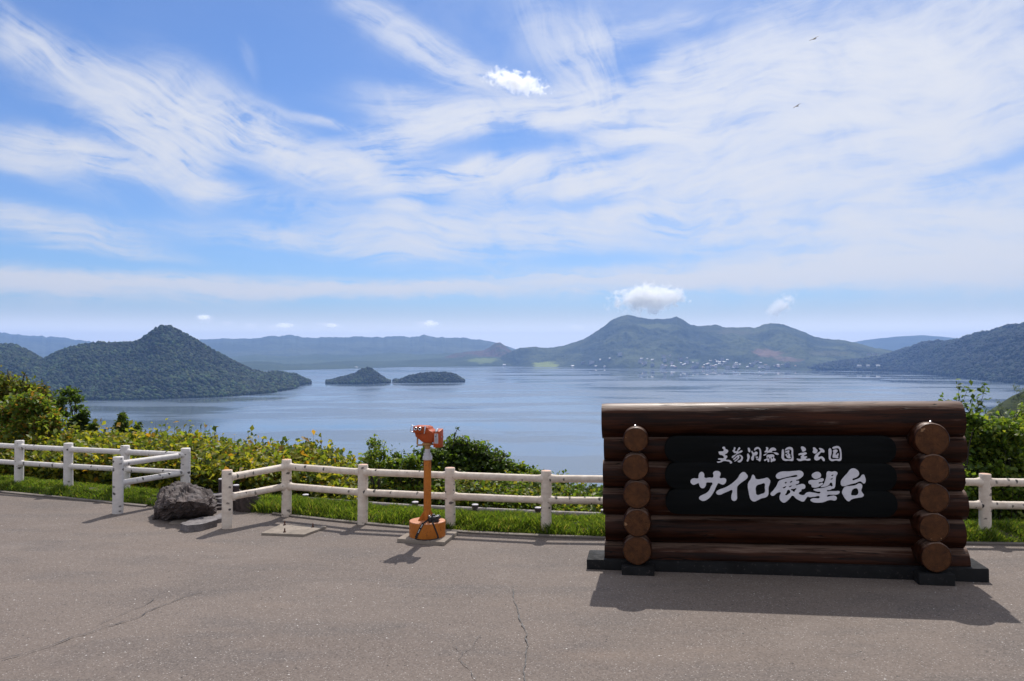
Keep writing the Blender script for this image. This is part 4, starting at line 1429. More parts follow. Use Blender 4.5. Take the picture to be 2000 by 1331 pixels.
def build_fence(label, posts, rails, mat, cut, seed, rp, rr):
    """posts: (x, y, ground z, height); rails join post indices"""
    p0 = posts[0]
    root = empty('rail_fence', (p0[0], p0[1], p0[2]))
    tag(root, label, 'fence')
    org = Vector((p0[0], p0[1], p0[2]))
    for i, (x, y, z, h) in enumerate(posts):
        lean = (0.008 * math.sin(i * 2.1 + seed), 0.006 * math.cos(i * 3.3), 1)
        bark_tube('post', h + 0.3, rp * 1.03, rp * 0.98, mat, root, Vector((x, y, z - 0.3)) - org, lean, seed + i, cut)
    for j, (a, b) in enumerate(rails):
        A, B = posts[a], posts[b]
        for hh in (0.685, 0.415):
            pa = Vector((A[0], A[1], A[2] + hh * A[3] / 0.78))
            pb = Vector((B[0], B[1], B[2] + hh * B[3] / 0.78))
            d = (pb - pa)
            bark_tube('rail', d.length - 0.06, rr * 1.03, rr * 0.97, mat, root, pa + d.normalized() * 0.03 - org, d, seed + 50 + j * 2 + (hh > .5), cut, 14, 44, 0.05, 0.014)
    return root


def build_fences():
    H = 0.79

    def by_top(u, v, h, z=0.0):
        d = (CAM[2] - h - z) * F / (v - HOR)
        p = P(u, v, d)
        return (p[0], p[1], z, h)
    n_ = G(230, 1003)
    L = [(-10.45, 14.45, 0, H), (-9.35, 14.08, 0, H), by_top(37, 861, H), by_top(134, 866, H), by_top(245, 871, H), by_top(362, 876, H), (n_[0], n_[1], 0, H)]
    build_fence('white birch pattern rail fence on the left with its end post nearest the rock', L, [(0, 1), (1, 2), (2, 3), (3, 4), (4, 5), (6, 5)], M['white_birch'], M['white_birch'], 3, 0.071, 0.0415)
    a = G(444, 1032)
    E = by_top(1067, 920, .78)
    I = by_top(1923, 926, .78, 0.05)
    mid = [tuple(E[k] + (I[k] - E[k]) * t for k in range(4)) for t in (.25, .5, .75)]
    Rr = [(a[0], a[1], 0, 0.745), by_top(560, 898, .78), by_top(708, 908, .78), by_top(880, 914, .78), E, *mid, I, (I[0] + 1.27, I[1] - 0.15, 0.06, .78), (I[0] + 2.5, I[1] - 0.3, 0.07, .78)]
    build_fence('pinkish birch log rail fence running behind the telescope and the log sign', Rr, [(i, i + 1) for i in range(10)], M['birch'], M['birch_cut'], 23, 0.067, 0.0455)
    # low dark rail along the lower path
    st = [(433, 935, 12.4), (461, 947, 12.5), (496, 964, 12.6), (597, 969.5, 12.45), (703, 977, 12.2), (811, 984, 12.0), (928, 989, 11.85), (1051, 995, 11.7), (1180, 999.5, 11.6), (1310, 1003, 11.5)]
    pts = [Vector(P(u, v, d)) + Vector((0, 0, 0.0 if i < 3 else 0.03)) for i, (u, v, d) in enumerate(st)]
    org = Vector((pts[0].x, pts[0].y, float(terrain(pts[0].x, pts[0].y))))
    root = empty('low_rail', org)
    tag(root, 'low dark brown stake and pipe rail along the path below the fence', 'low rail')
    for p in pts:
        mb = MB()
        zb = min(float(terrain(p.x, p.y)), p.z - 0.3) - 0.1
        mb.lathe((p.x - org.x, p.y - org.y, 0), [(0.046, zb - org.z), (0.046, p.z - org.z - 0.018)], 14)
        s = mb.build('stake', M['darkwood'], root, smooth=40)
        mc = MB()
        mc.lathe((p.x - org.x, p.y - org.y, 0), [(0.048, p.z - org.z - 0.016), (0.048, p.z - org.z - 0.004), (0.040, p.z - org.z)], 14)
        mc.build('cap', M['capwood'], s, smooth=40)
    for i, (p, q) in enumerate(zip(pts[:-1], pts[1:])):
        mb = MB()
        off = Vector((0, 0, -0.085 if i < 3 else -0.075))
        mb.tube([p + off - org, q + off - org], 0.032, 10)
        mb.build('pipe', M['darkwood'] if i < 4 else M['greylog'], root, smooth=40)


# ------------------------------------------------------------------ the log sign
SX = Vector((math.cos(R(-9.23)), math.sin(R(-9.23)), 0))
S_ORG = Vector((2.739, 8.483, 0.0))
S_TILT = R(-1.0)


def log_mesh(mb, x0, x1, cz, r, seed, cy_=0.0, seg=36, rings=60, flat=0.0):
    vs, fs = [], []
    for i in range(rings + 1):
        t = i / rings
        x = x0 + (x1 - x0) * t
        for k in range(seg):
            a = 2 * PI * k / seg
            rr = r * (1 + 0.030 * float(fbm(2.2 * math.cos(a) + seed * 3, 2.2 * math.sin(a) + x * 0.5, seed, 3)) + 0.012 * float(fbm(6 * math.cos(a), 6 * math.sin(a) + x * 1.3, seed + 4, 2)))
            if i in (0, rings):
                rr *= 0.975
            vs.append((x, cy_ + rr * math.cos(a), cz + rr * math.sin(a)))
    for i in range(rings):
        for k in range(seg):
            k2 = (k + 1) % seg
            fs.append((i * seg + k, i * seg + k2, (i + 1) * seg + k2, (i + 1) * seg + k))
    fs.append(tuple(range(seg))[::-1])
    fs.append(tuple(range(rings * seg, (rings + 1) * seg)))
    mb.add(vs, fs)


def end_face(mb, x, y, z, r, seed):
    seg = 36
    vs = [(x, y - 0.004, z)]
    rings = 4
    for j in range(1, rings + 1):
        for k in range(seg):
            a = 2 * PI * k / seg
            rr = r * j / rings * (1 + 0.03 * float(fbm(2 * math.cos(a), 2 * math.sin(a), seed, 3)))
            vs.append((x + rr * math.cos(a), y + (0.006 if j == rings else 0), z + rr * math.sin(a)))
    fs = [(0, 1 + k, 1 + (k + 1) % seg) for k in range(seg)]
    for j in range(rings - 1):
        for k in range(seg):
            k2 = (k + 1) % seg
            a, b = 1 + j * seg, 1 + (j + 1) * seg
            fs.append((a + k, b + k, b + k2, a + k2))
    mb.add(vs, fs)


LET = {  # outlines traced stroke by stroke: origin and scale of each tracing, then loops
    'big': [
        ((1340, 910), 16.633, [
            [[(140, 520), (170, 440), (250, 405), (395, 400), (400, 330), (440, 230), (515, 195), (570, 230), (595, 300), (600, 380), (760, 378), (870, 375), (885, 310), (870, 240), (920, 180), (1000, 165), (1080, 185), (1120, 240), (1115, 310), (1095, 390), (1230, 397), (1295, 430), (1305, 490), (1270, 570), (1200, 615), (1120, 595), (1045, 570), (1010, 620), (960, 720), (910, 830), (830, 960), (700, 1090), (560, 1145), (480, 1125), (420, 1070), (430, 1010), (540, 940), (660, 880), (750, 790), (800, 680), (850, 560), (760, 545), (660, 555), (645, 640), (590, 715), (530, 735), (460, 695), (425, 620), (405, 570), (330, 595), (250, 620), (180, 590)]],
            [[(1770, 250), (1880, 200), (1960, 260), (2005, 350), (1960, 430), (1850, 510), (1720, 610), (1670, 670), (1655, 780), (1655, 950), (1650, 1080), (1600, 1135), (1520, 1135), (1470, 1080), (1470, 960), (1485, 790), (1400, 820), (1250, 880), (1110, 940), (1020, 935), (970, 880), (990, 830), (1080, 770), (1250, 710), (1420, 620), (1550, 520), (1680, 390), (1730, 300)]]]),
        ((1450, 910), 15.385, [
            [[(315, 265), (370, 310), (400, 385), (460, 405), (560, 395), (660, 375), (740, 355), (800, 390), (835, 450), (815, 560), (785, 650), (785, 780), (770, 880), (710, 945), (560, 985), (450, 1040), (345, 1075), (250, 1020), (210, 920), (180, 770), (155, 610), (175, 500), (250, 390), (280, 300)],
             [(440, 590), (560, 550), (655, 530), (665, 650), (665, 795), (560, 845), (435, 870), (405, 760), (400, 660)]],
            [[(1000, 290), (1060, 220), (1140, 180), (1400, 165), (1600, 150), (1740, 145), (1820, 200), (1830, 280), (1760, 360), (1680, 410), (1610, 440), (1690, 452), (1700, 500), (1650, 550), (1600, 568), (1700, 560), (1830, 545), (1890, 610), (1860, 690), (1780, 710), (1765, 760), (1690, 822), (1750, 870), (1860, 870), (1900, 820), (1990, 800), (2015, 860), (1990, 915), (1950, 935), (1900, 1000), (1830, 1075), (1700, 1040), (1600, 980), (1500, 900), (1440, 960), (1340, 1060), (1240, 1110), (1150, 1060), (1110, 980), (1120, 880), (1145, 805), (1060, 810), (990, 860), (920, 905), (850, 880), (840, 840), (920, 740), (1020, 600), (1090, 460), (1200, 405), (1420, 350), (1630, 322), (1650, 297), (1420, 318), (1200, 372), (1070, 395), (1015, 360)],
             [(1275, 522), (1305, 485), (1325, 500), (1308, 526)], [(1425, 502), (1442, 474), (1490, 462), (1480, 490)], [(1215, 662), (1250, 634), (1312, 628), (1300, 646)], [(1400, 632), (1430, 608), (1475, 598), (1460, 620)],
             [(1345, 745), (1380, 722), (1430, 760), (1432, 800), (1390, 840), (1290, 878), (1320, 810)], [(1455, 712), (1540, 697), (1615, 682), (1580, 730), (1555, 780), (1500, 745)]]]),
        ((1570, 910), 15.385, [
            [[(230, 290), (290, 215), (390, 180), (480, 205), (515, 270), (500, 345), (430, 380), (360, 400), (280, 370)]],
            [[(130, 485), (180, 435), (300, 425), (420, 410), (540, 370), (590, 390), (590, 440), (540, 485), (445, 508), (445, 530), (570, 512), (570, 550), (500, 600), (400, 650), (300, 660), (230, 630), (215, 570), (150, 540)]],
            [[(285, 722), (370, 685), (560, 667), (690, 628), (790, 597), (852, 618), (850, 560), (838, 515), (790, 510), (765, 560), (700, 608), (600, 638), (510, 643), (502, 630), (580, 560), (640, 430), (670, 320), (680, 200), (720, 165), (840, 178), (950, 165), (1010, 215), (970, 310), (955, 420), (945, 560), (920, 660), (880, 690), (850, 692), (780, 730), (690, 746), (800, 758), (950, 760), (1070, 765), (1075, 800), (1010, 860), (850, 870), (695, 892), (695, 920), (800, 905), (920, 895), (985, 950), (975, 1015), (930, 1045), (800, 1030), (700, 1050), (600, 1090), (380, 1110), (250, 1085), (190, 1030), (240, 985), (330, 970), (462, 962), (468, 928), (300, 935), (110, 930), (85, 905), (70, 860), (110, 797), (300, 805), (495, 800), (400, 775), (310, 745)],
             [(820, 300), (840, 280), (880, 274), (865, 300)], [(800, 406), (820, 387), (860, 375), (850, 400)]],
            [[(1100, 520), (1110, 450), (1180, 350), (1300, 220), (1400, 100), (1490, 75), (1570, 100), (1640, 170), (1655, 260), (1590, 340), (1455, 422), (1560, 408), (1680, 350), (1740, 275), (1800, 265), (1830, 320), (1855, 460), (1830, 520), (1790, 535), (1730, 490), (1690, 470), (1550, 520), (1380, 560), (1180, 615), (1120, 590)]],
            [[(1230, 630), (1400, 604), (1540, 582), (1680, 525), (1750, 580), (1745, 660), (1725, 740), (1760, 810), (1800, 880), (1760, 935), (1650, 960), (1430, 1010), (1345, 1070), (1270, 1030), (1180, 900), (1140, 800), (1170, 710)],
             [(1425, 875), (1430, 790), (1460, 720), (1540, 678), (1600, 692), (1628, 760), (1618, 850), (1580, 883), (1500, 888)]]]),
    ],
    'small': [
        ((1390, 866), 14.286, [
            [[(290, 130), (320, 95), (365, 100), (395, 160), (440, 175), (465, 220), (430, 280), (375, 325), (430, 345), (440, 390), (400, 450), (480, 460), (550, 500), (575, 540), (545, 570), (505, 565), (500, 535), (430, 510), (340, 500), (250, 540), (150, 540), (140, 515), (190, 505), (250, 480), (170, 450), (180, 425), (260, 415), (330, 410), (335, 390), (290, 340), (220, 320), (190, 270), (185, 240), (240, 225), (320, 215), (330, 180)]],
            [[(575, 205), (605, 175), (615, 125), (640, 105), (670, 135), (650, 205), (690, 220), (730, 150), (770, 110), (800, 135), (780, 180), (740, 225), (830, 195), (865, 215), (840, 250), (750, 290), (680, 330), (620, 390), (570, 415), (555, 385), (580, 350), (640, 320), (680, 285), (640, 280), (590, 240)]],
            [[(740, 322), (820, 327), (870, 380), (870, 440), (830, 510), (760, 540), (715, 500), (770, 470), (815, 420), (800, 370), (775, 350), (775, 400), (740, 450), (660, 510), (630, 515), (640, 480), (700, 430), (720, 402), (650, 450), (610, 470), (595, 440), (640, 400), (690, 350)]],
            [[(1005, 130), (1040, 120), (1070, 160), (1080, 220), (1060, 255), (1020, 235), (1005, 180)]],
            [[(990, 300), (1020, 285), (1045, 320), (1065, 360), (1050, 440), (1025, 500), (995, 520), (970, 495), (990, 430)]],
            [[(1180, 170), (1220, 120), (1300, 105), (1360, 150), (1385, 240), (1385, 350), (1375, 450), (1345, 510), (1300, 490), (1235, 428), (1300, 425), (1312, 400), (1330, 310), (1325, 210), (1300, 162), (1240, 180), (1190, 210)]],
            [[(1110, 210), (1135, 215), (1170, 260), (1230, 230), (1280, 250), (1280, 300), (1240, 365), (1292, 372), (1280, 415), (1225, 405), (1215, 340), (1190, 360), (1180, 430), (1150, 485), (1095, 450), (1100, 400), (1130, 330)]],
            [[(1510, 110), (1560, 110), (1585, 150), (1570, 200), (1600, 180), (1650, 130), (1740, 120), (1800, 170), (1790, 205), (1700, 215), (1680, 230), (1790, 250), (1860, 280), (1870, 310), (1830, 330), (1770, 310), (1720, 270), (1640, 262), (1560, 275), (1500, 340), (1440, 345), (1440, 325), (1500, 290), (1545, 266), (1500, 262), (1465, 245), (1500, 200), (1515, 160)]],
            [[(1540, 325), (1620, 312), (1700, 307), (1750, 340), (1740, 400), (1785, 450), (1770, 490), (1700, 510), (1650, 530), (1640, 480), (1625, 420), (1610, 480), (1600, 525), (1550, 510), (1545, 470), (1480, 505), (1455, 470), (1530, 420), (1520, 370)], [(1560, 415), (1580, 390), (1575, 430)], [(1680, 400), (1700, 385), (1705, 420), (1690, 430)]]]),
        ((1515, 866), 14.286, [
            [[(175, 180), (200, 160), (225, 190), (240, 300), (245, 415), (300, 438), (420, 435), (440, 400), (430, 290), (430, 205), (390, 178), (310, 187), (255, 205), (260, 170), (320, 115), (400, 100), (460, 120), (485, 170), (490, 300), (500, 440), (485, 490), (360, 490), (230, 490), (160, 420), (160, 300)]],
            [[(258, 242), (330, 200), (375, 192), (380, 240), (370, 280), (400, 300), (410, 350), (400, 370), (425, 380), (410, 420), (320, 413), (290, 370), (265, 310), (330, 268), (280, 270)], [(312, 318), (330, 310), (342, 322), (328, 334)]],
            [[(700, 100), (740, 85), (830, 135), (845, 180), (820, 220), (730, 230), (725, 200), (700, 150)]],
            [[(625, 310), (660, 280), (760, 260), (840, 250), (870, 280), (820, 330), (790, 355), (860, 360), (880, 390), (840, 420), (960, 430), (970, 470), (930, 490), (800, 480), (640, 500), (600, 470), (580, 435), (690, 430), (700, 410), (690, 370), (720, 340), (640, 340)]],
            [[(1035, 120), (1070, 110), (1140, 160), (1170, 210), (1130, 280), (1070, 290), (1025, 250), (1040, 190)]],
            [[(1200, 140), (1250, 130), (1330, 170), (1365, 230), (1340, 265), (1270, 260), (1220, 310), (1190, 370), (1280, 360), (1330, 390), (1370, 460), (1350, 505), (1300, 480), (1260, 430), (1200, 470), (1110, 480), (1070, 440), (1080, 360), (1140, 280), (1220, 230), (1240, 210)]],
            [[(1480, 150), (1520, 135), (1550, 170), (1560, 270), (1545, 425), (1600, 440), (1700, 432), (1765, 428), (1785, 350), (1770, 200), (1740, 147), (1660, 152), (1580, 152), (1570, 130), (1640, 85), (1740, 75), (1800, 120), (1830, 220), (1840, 350), (1820, 480), (1770, 500), (1680, 485), (1560, 505), (1480, 450), (1470, 350), (1465, 250)]],
            [[(1590, 205), (1640, 175), (1710, 178), (1730, 220), (1690, 270), (1680, 320), (1740, 272), (1758, 320), (1740, 370), (1748, 408), (1650, 412), (1585, 400), (1582, 340), (1600, 260)]]]),
    ],
}


def build_sign():
    root = empty('log_sign', S_ORG, (0, 0, 0))
    # right end nearer the road, and standing a touch higher on the sloping ground
    rot = Matrix.Rotation(R(-9.23), 4, 'Z') @ Matrix.Rotation(S_TILT, 4, 'Y')
    root.rotation_euler = rot.to_euler()
    root.location = (S_ORG.x, S_ORG.y, 0.027)
    tag(root, 'dark brown log sign board with white Japanese lettering on a black concrete base', 'sign')
    # stacked main logs
    zs = [0.135, 0.418, 0.700, 0.982, 1.264]
    for i, z in enumerate(zs):
        mb = MB()
        log_mesh(mb, -1.765 + 0.012 * math.sin(i * 2), 1.79 + 0.015 * math.cos(i * 3), z, 0.153, 11 + i)
        mb.build('wall_log', M['log'], root, smooth=45)
    mb = MB()
    log_mesh(mb, -1.77, 1.785, 1.545, 0.190, 31)
    mb.build('top_log', M['log'], root, smooth=45)
    # crossing logs at both ends
    rad = {-1: [0.147, 0.141, 0.142, 0.137, 0.128], 1: [0.144, 0.142, 0.143, 0.142, 0.160]}
    for s in (-1, 1):
        for k in range(5):
            x = s * 1.418 + 0.006 * math.sin(k * 4 + s)
            z = 0.253 + 0.283 * k
            r = rad[s][k]
            y0 = -0.36 - 0.01 * math.sin(k * 2.3 + s)
            vs, fs = [], []
            seg = 36
            ys = [y0, y0 + 0.012, -0.2, 0.0, 0.2, 0.33, 0.345]
            for j, y in enumerate(ys):
                for q in range(seg):
                    a = 2 * PI * q / seg
                    rr = r * (1 + 0.03 * float(fbm(2 * math.cos(a), 2 * math.sin(a), 100 + k * 7 + s, 3)))
                    if j in (0, len(ys) - 1):
                        rr -= 0.008
                    vs.append((x + rr * math.cos(a), y, z + rr * math.sin(a)))
            for j in range(len(ys) - 1):
                for q in range(seg):
                    q2 = (q + 1) % seg
                    fs.append((j * seg + q, (j + 1) * seg + q, (j + 1) * seg + q2, j * seg + q2))
            fs.append(tuple(range((len(ys) - 1) * seg, len(ys) * seg))[::-1])
            mb = MB()
            mb.add(vs, fs)
            cl = mb.build('cross_log', M['log'], root, smooth=45)
            me = MB()
            end_face(me, 0, 0, 0, r - 0.006, 100 + k * 7 + s)
            me.build('end_grain', M['log_end'], cl, smooth=40, loc=(x, y0 - 0.001, z))
    # plinth and the two blocks under the crossing logs
    mb = MB()
    mb.box((0.0, 0.0, -0.02), (3.90, 0.42, 0.28))
    mb.build('plinth', M['plinth'], root, smooth=30, bevel=0.015)
    for s in (-1, 1):
        mb = MB()
        mb.box((s * 1.418, -0.30, -0.035), (0.33, 0.17, 0.27))
        mb.build('footing', M['plinth'], root, smooth=30, bevel=0.015)
    # board: three rounded planks, painted black
    bx0, bx1 = sign_local(1299, 930)[0], sign_local(1752, 930)[0]
    mb = MB()
    zb = [sign_local(1525, v)[1] for v in (1008, 957.5, 904.5, 852)]
    for i in range(3):
        z0, z1 = zb[i] + 0.0006, zb[i + 1] - 0.0006
        hz = (z1 - z0) / 2
        cz = (z0 + z1) / 2
        ex = 0.135
        pts = []
        for k in range(17):
            a = -PI / 2 + PI * k / 16
            pts.append((bx1 - ex + ex * max(0, math.cos(a)) ** 0.8, cz + hz * math.sin(a)))
        for k in range(17):
            a = PI / 2 + PI * k / 16
            pts.append((bx0 + ex - ex * max(0, -math.cos(a)) ** 0.8, cz + hz * math.sin(a)))
        mb.prism(pts, 'y', -0.205, -0.06)
    bd = mb.build('board', M['board'], root, bevel=0.0015, smooth=30)
    for key, nm in (('big', 'large_lettering'), ('small', 'small_lettering')):
        V, Fc = [], []
        n = 0
        for (o, sc, chars) in LET[key]:
            for ch in chars:
                cu = bpy.data.curves.new('c', 'CURVE')
                cu.dimensions = '2D'
                cu.fill_mode = 'BOTH'
                cu.extrude = 0.004
                cu.bevel_depth = 0.0012
                cu.offset = -0.0030 if key == 'small' else -0.0022
                cu.bevel_resolution = 1
                cu.resolution_u = 4
                for lp in ch:
                    sp = cu.splines.new('BEZIER')
                    sp.bezier_points.add(len(lp) - 1)
                    for bp, (a, b) in zip(sp.bezier_points, lp):
                        x, z = sign_local(o[0] + a / sc, o[1] + b / sc)
                        bp.co = (x, z, 0)
                        bp.handle_left_type = bp.handle_right_type = 'AUTO'
                    sp.use_cyclic_u = True
                ob = bpy.data.objects.new('c', cu)
                COL.objects.link(ob)
                dg = bpy.context.evaluated_depsgraph_get()
                me = bpy.data.meshes.new_from_object(ob.evaluated_get(dg))
                b = len(V)
                dy = 0.0006 * (n % 4)
                for q in me.vertices:
                    V.append((q.co.x, -0.209 - dy - q.co.z, q.co.y))
                for q in me.polygons:
                    Fc.append(tuple(i + b for i in q.vertices))
                n += 1
                bpy.data.objects.remove(ob)
                bpy.data.curves.remove(cu)
                bpy.data.meshes.remove(me)
        mb = MB()
        mb.add(V, Fc)
        mb.build(nm, M['letter'], bd)
    # small studs on top of the end logs
    for s, z, y in ((-1, 0.253 + 0.283 * 4 + 0.128, -0.3), (1, 0.253 + 0.283 * 4 + 0.16, -0.3)):
        mb = MB()
        mb.lathe((s * 1.418, y, z - 0.006), [(0.006, 0), (0.006, 0.012), (0.011, 0.013), (0.011, 0.021), (0.004, 0.025)], 10)
        mb.build('stud', M['chrome'], root, smooth=40)


def sign_local(u, v, y=-0.205):
    rot = Matrix.Rotation(R(-9.23), 4, 'Z') @ Matrix.Rotation(S_TILT, 4, 'Y')
    mw = Matrix.Translation((S_ORG.x, S_ORG.y, 0.027)) @ rot
    inv = mw.inverted()
    o = inv @ Vector(CAM)
    d = inv.to_3x3() @ Vector(ray(u, v))
    t = (y - o.y) / d.y
    p = o + d * t
    return p.x, p.z


# ------------------------------------------------------------------ telescope, slabs, rocks
def slab(label, corners, h, bolts=()):
    c = [G(u, v, h) for u, v in corners]
    cen = sum(c) / len(c)
    root = empty('concrete_slab', (cen[0], cen[1], 0))
    tag(root, label, 'slab')
    mb = MB()
    mb.prism([(p[0] - cen[0], p[1] - cen[1]) for p in c], 'z', -0.03, h)
    mb.build('slab_body', M['concrete'], root, smooth=30, bevel=0.008)
    for (u, v) in bolts:
        b = G(u, v, h)
        mb = MB()
        mb.lathe((b[0] - cen[0], b[1] - cen[1], h), [(0.017, 0), (0.017, 0.012), (0.009, 0.013), (0.009, 0.045), (0.006, 0.05)], 10)
        mb.build('bolt', M['rust'], root, smooth=40)
    return root


def build_telescope():
    slab('square concrete slab with three rusty bolts sticking up', [(510, 1041), (594, 1044), (638, 1028), (548, 1024)], 0.03, [(556, 1026), (611, 1030), (556, 1040)])
    slab('concrete slab under the orange telescope drum', [(775, 1052), (868, 1059), (895, 1037), (812, 1031)], 0.045)
    r = MB()
    # telescope
    cx, cy_ = -1.028, 9.98
    root = empty('coin_telescope', (cx, cy_, 0.045))
    tag(root, 'orange and red coin operated viewing binoculars on a post and drum base', 'binoculars')
    mb = MB()
    mb.lathe((0, 0, 0), [(0.216, 0.0), (0.219, 0.006), (0.219, 0.176)], 56)
    dr = mb.build('drum', M['orange'], root, smooth=40)
    mb = MB()
    mb.lathe((0, 0, 0), [(0.218, 0.1762), (0.216, 0.184), (0.205, 0.187)], 56)
    mb.build('lid', M['orange_top'], dr, smooth=25)
    mb = MB()
    mb.lathe((0, 0, 0), [(0.046, 0.186), (0.0455, 0.93)], 28)
    pole = mb.build('pole', M['orange'], root, smooth=40)
    for k in range(4):
        a = R(22 + 90 * k)
        g = MB()
        g.prism([(0.044, 0.187), (0.115, 0.187), (0.115, 0.197), (0.046, 0.30), (0.044, 0.30)], 'y', -0.004, 0.004)
        o = g.build('gusset', M['orange'], root)
        o.rotation_euler = (0, 0, a)
    mb = MB()
    mb.lathe((0, 0, 0), [(0.057, 0.921), (0.058, 0.925), (0.058, 0.960), (0.056, 0.965), (0.048, 0.966), (0.048, 0.998), (0.046, 1.003)], 28)
    mb.build('collar', M['greymetal'], root, smooth=35)
    mb = MB()
    mb.lathe((0, 0, 0), [(0.033, 1.002), (0.033, 1.054)], 24)
    mb.build('neck', M['greymetal'], root, smooth=35)
    mb = MB()
    mb.lathe((0, 0, 0), [(0.032, 1.053), (0.036, 1.085), (0.05, 1.100), (0.066, 1.112), (0.066, 1.122), (0.05, 1.13)], 28)
    # yoke arms
    mb.tube([(-0.122, -0.01, 1.225), (-0.128, -0.01, 1.108), (-0.116, -0.01, 1.096), (-0.03, 0, 1.10)], 0.0105, 10)
    mb.tube([(0.02, 0, 1.108), (0.10, 0.0, 1.108), (0.10, 0.0, 1.16)], 0.0105, 10)
    yk = mb.build('yoke', M['ochre'], root, smooth=35)
    yk.rotation_euler = (0, 0, R(-14))
    # head turned a little to the left
    hd = empty('head', (0, 0, 0), (0, 0, R(-17)))
    hd.parent = root
    prof = [(-0.145, 1.300), (-0.145, 1.225), (-0.12, 1.190), (-0.085, 1.166), (-0.055, 1.140), (-0.02, 1.126), (0.085, 1.126), (0.10, 1.16), (0.108, 1.235), (0.085, 1.272), (0.045, 1.300), (0.02, 1.318), (0.0, 1.335)]
    mb = MB()
    mb.prism([(-0.148, 1.322), (-0.15, 1.245), (-0.138, 1.200), (-0.085, 1.164), (-0.055, 1.142), (-0.03, 1.130), (0.075, 1.130), (0.092, 1.16), (0.104, 1.235), (0.080, 1.270), (0.030, 1.292), (0.018, 1.322)], 'y', -0.055, 0.13)
    mb.build('body', M['red'], hd, smooth=35, bevel=0.014)
    mb = MB()
    mb.prism([(-0.155, 1.332), (-0.157, 1.252), (-0.010, 1.246), (0.006, 1.330)], 'y', -0.082, 0.10)
    fp = mb.build('eyepiece_housing', M['red'], hd, smooth=35, bevel=0.008)
    for x in (-0.112, -0.058):
        e = MB()
        for (r0, r1, y0, y1) in ((0.0205, 0.0185, -0.080, -0.108),):
            vs, fs, sg = [], [], 22
            prof2 = [(0.0205, -0.081), (0.0205, -0.104), (0.0185, -0.108), (0.0125, -0.106), (0.0105, -0.098)]
            for (rr, y) in prof2:
                for q in range(sg):
                    a = 2 * PI * q / sg
                    vs.append((x + rr * math.cos(a), y, 1.303 + rr * math.sin(a)))
            for j in range(len(prof2) - 1):
                for q in range(sg):
                    q2 = (q + 1) % sg
                    fs.append((j * sg + q, j * sg + q2, (j + 1) * sg + q2, (j + 1) * sg + q))
            e.add(vs, fs)
        ep = e.build('eyepiece', M['chrome'], hd, smooth=40)
        g = MB()
        g.add([(x + 0.0118 * math.cos(2 * PI * q / 20), -0.0995, 1.303 + 0.0118 * math.sin(2 * PI * q / 20)) for q in range(20)], [tuple(range(20))])
        g.build('lens', M['glass_dark'], ep)
    # grab handles
    for s, x0 in ((-1, -0.156), (1, 0.008)):
        mb = MB()
        if s < 0:
            mb.tube([(x0, -0.05, 1.330), (x0 - 0.030, -0.062, 1.342), (x0 - 0.046, -0.062, 1.262), (x0, -0.05, 1.250)], 0.0048, 8)
        else:
            mb.tube([(x0 - 0.01, -0.078, 1.330), (x0 + 0.012, -0.115, 1.338), (x0 + 0.0, -0.115, 1.254), (x0 - 0.02, -0.078, 1.250)], 0.0075, 8)
        mb.build('handle', M['chrome'], hd, smooth=50)
    # objective barrels at the far side
    for x in (-0.09, 0.0):
        mb = MB()
        mb.tube([(x, 0.09, 1.23), (x, 0.20, 1.225)], 0.042, 20)
        mb.build('barrel', M['red'], hd, smooth=40)
    # coin box
    mb = MB()
    mb.prism([(-0.075, 1.275), (0.055, 1.300), (0.055, 1.075), (-0.075, 1.080)], 'x', 0.105, 0.186)
    cb = mb.build('coin_box', M['red'], hd, smooth=30, bevel=0.006)
    mb = MB()
    mb.box((0.147, -0.0775, 1.190), (0.047, 0.004, 0.118))
    pl = mb.build('instruction_plate', M['plate'], cb)
    mb = MB()
    mb.box((0.147, -0.0806, 1.234), (0.017, 0.002, 0.010))
    mb.box((0.140, -0.0806, 1.213), (0.022, 0.002, 0.018))
    for q in range(6):
        mb.box((0.147, -0.0806, 1.192 - q * 0.0095), (0.034, 0.002, 0.0025))
    mb.build('print', M['print'], pl)
    mb = MB()
    mb.tube([(0.145, -0.082, 1.272), (0.145, -0.060, 1.290), (0.145, -0.03, 1.300)], [0.012, 0.018, 0.010], 14)
    mb.build('coin_slot', M['chrome'], cb, smooth=40)
    mb = MB()
    mb.tube([(0.185, -0.01, 1.205), (0.191, -0.01, 1.205)], 0.007, 12)
    mb.build('lock', M['chrome'], cb, smooth=40)
    # camera left on the drum
    cr = empty('camera', (cx + 0.085, cy_ - 0.105, 0.045 + 0.187), (0, 0, R(12)))
    tag(cr, 'black reflex camera with its strap hanging, lying on the orange drum', 'camera')
    mb = MB()
    mb.box((0, 0, 0.036), (0.125, 0.055, 0.072))
    mb.box((0.0, 0.0, 0.082), (0.05, 0.05, 0.026), 0, 0.75)
    mb.box((-0.05, -0.012, 0.038), (0.03, 0.07, 0.07))
    mb.build('body', M['black'], cr, smooth=30, bevel=0.006)
    mb = MB()
    mb.tube([(0.02, 0.02, 0.038), (0.055, 0.075, 0.038), (0.075, 0.105, 0.038)], [0.031, 0.031, 0.029], 18)
    mb.build('lens_barrel', M['black'], cr, smooth=40)
    for nm, c, sz in (('dial', (-0.052, -0.005, 0.078), (0.018, 0.018, 0.010)), ('viewfinder', (0.008, -0.0255, 0.068), (0.030, 0.006, 0.012)), ('shutter_button', (0.045, 0.0, 0.076), (0.02, 0.02, 0.008))):
        mb = MB()
        mb.box(c, sz)
        mb.build(nm, M['chrome'], cr, smooth=30, bevel=0.002)
    # strap: two webbing runs down the drum joined across the slab
    inv = (Matrix.Translation(cr.location) @ Matrix.Rotation(R(12), 4, 'Z')).inverted()

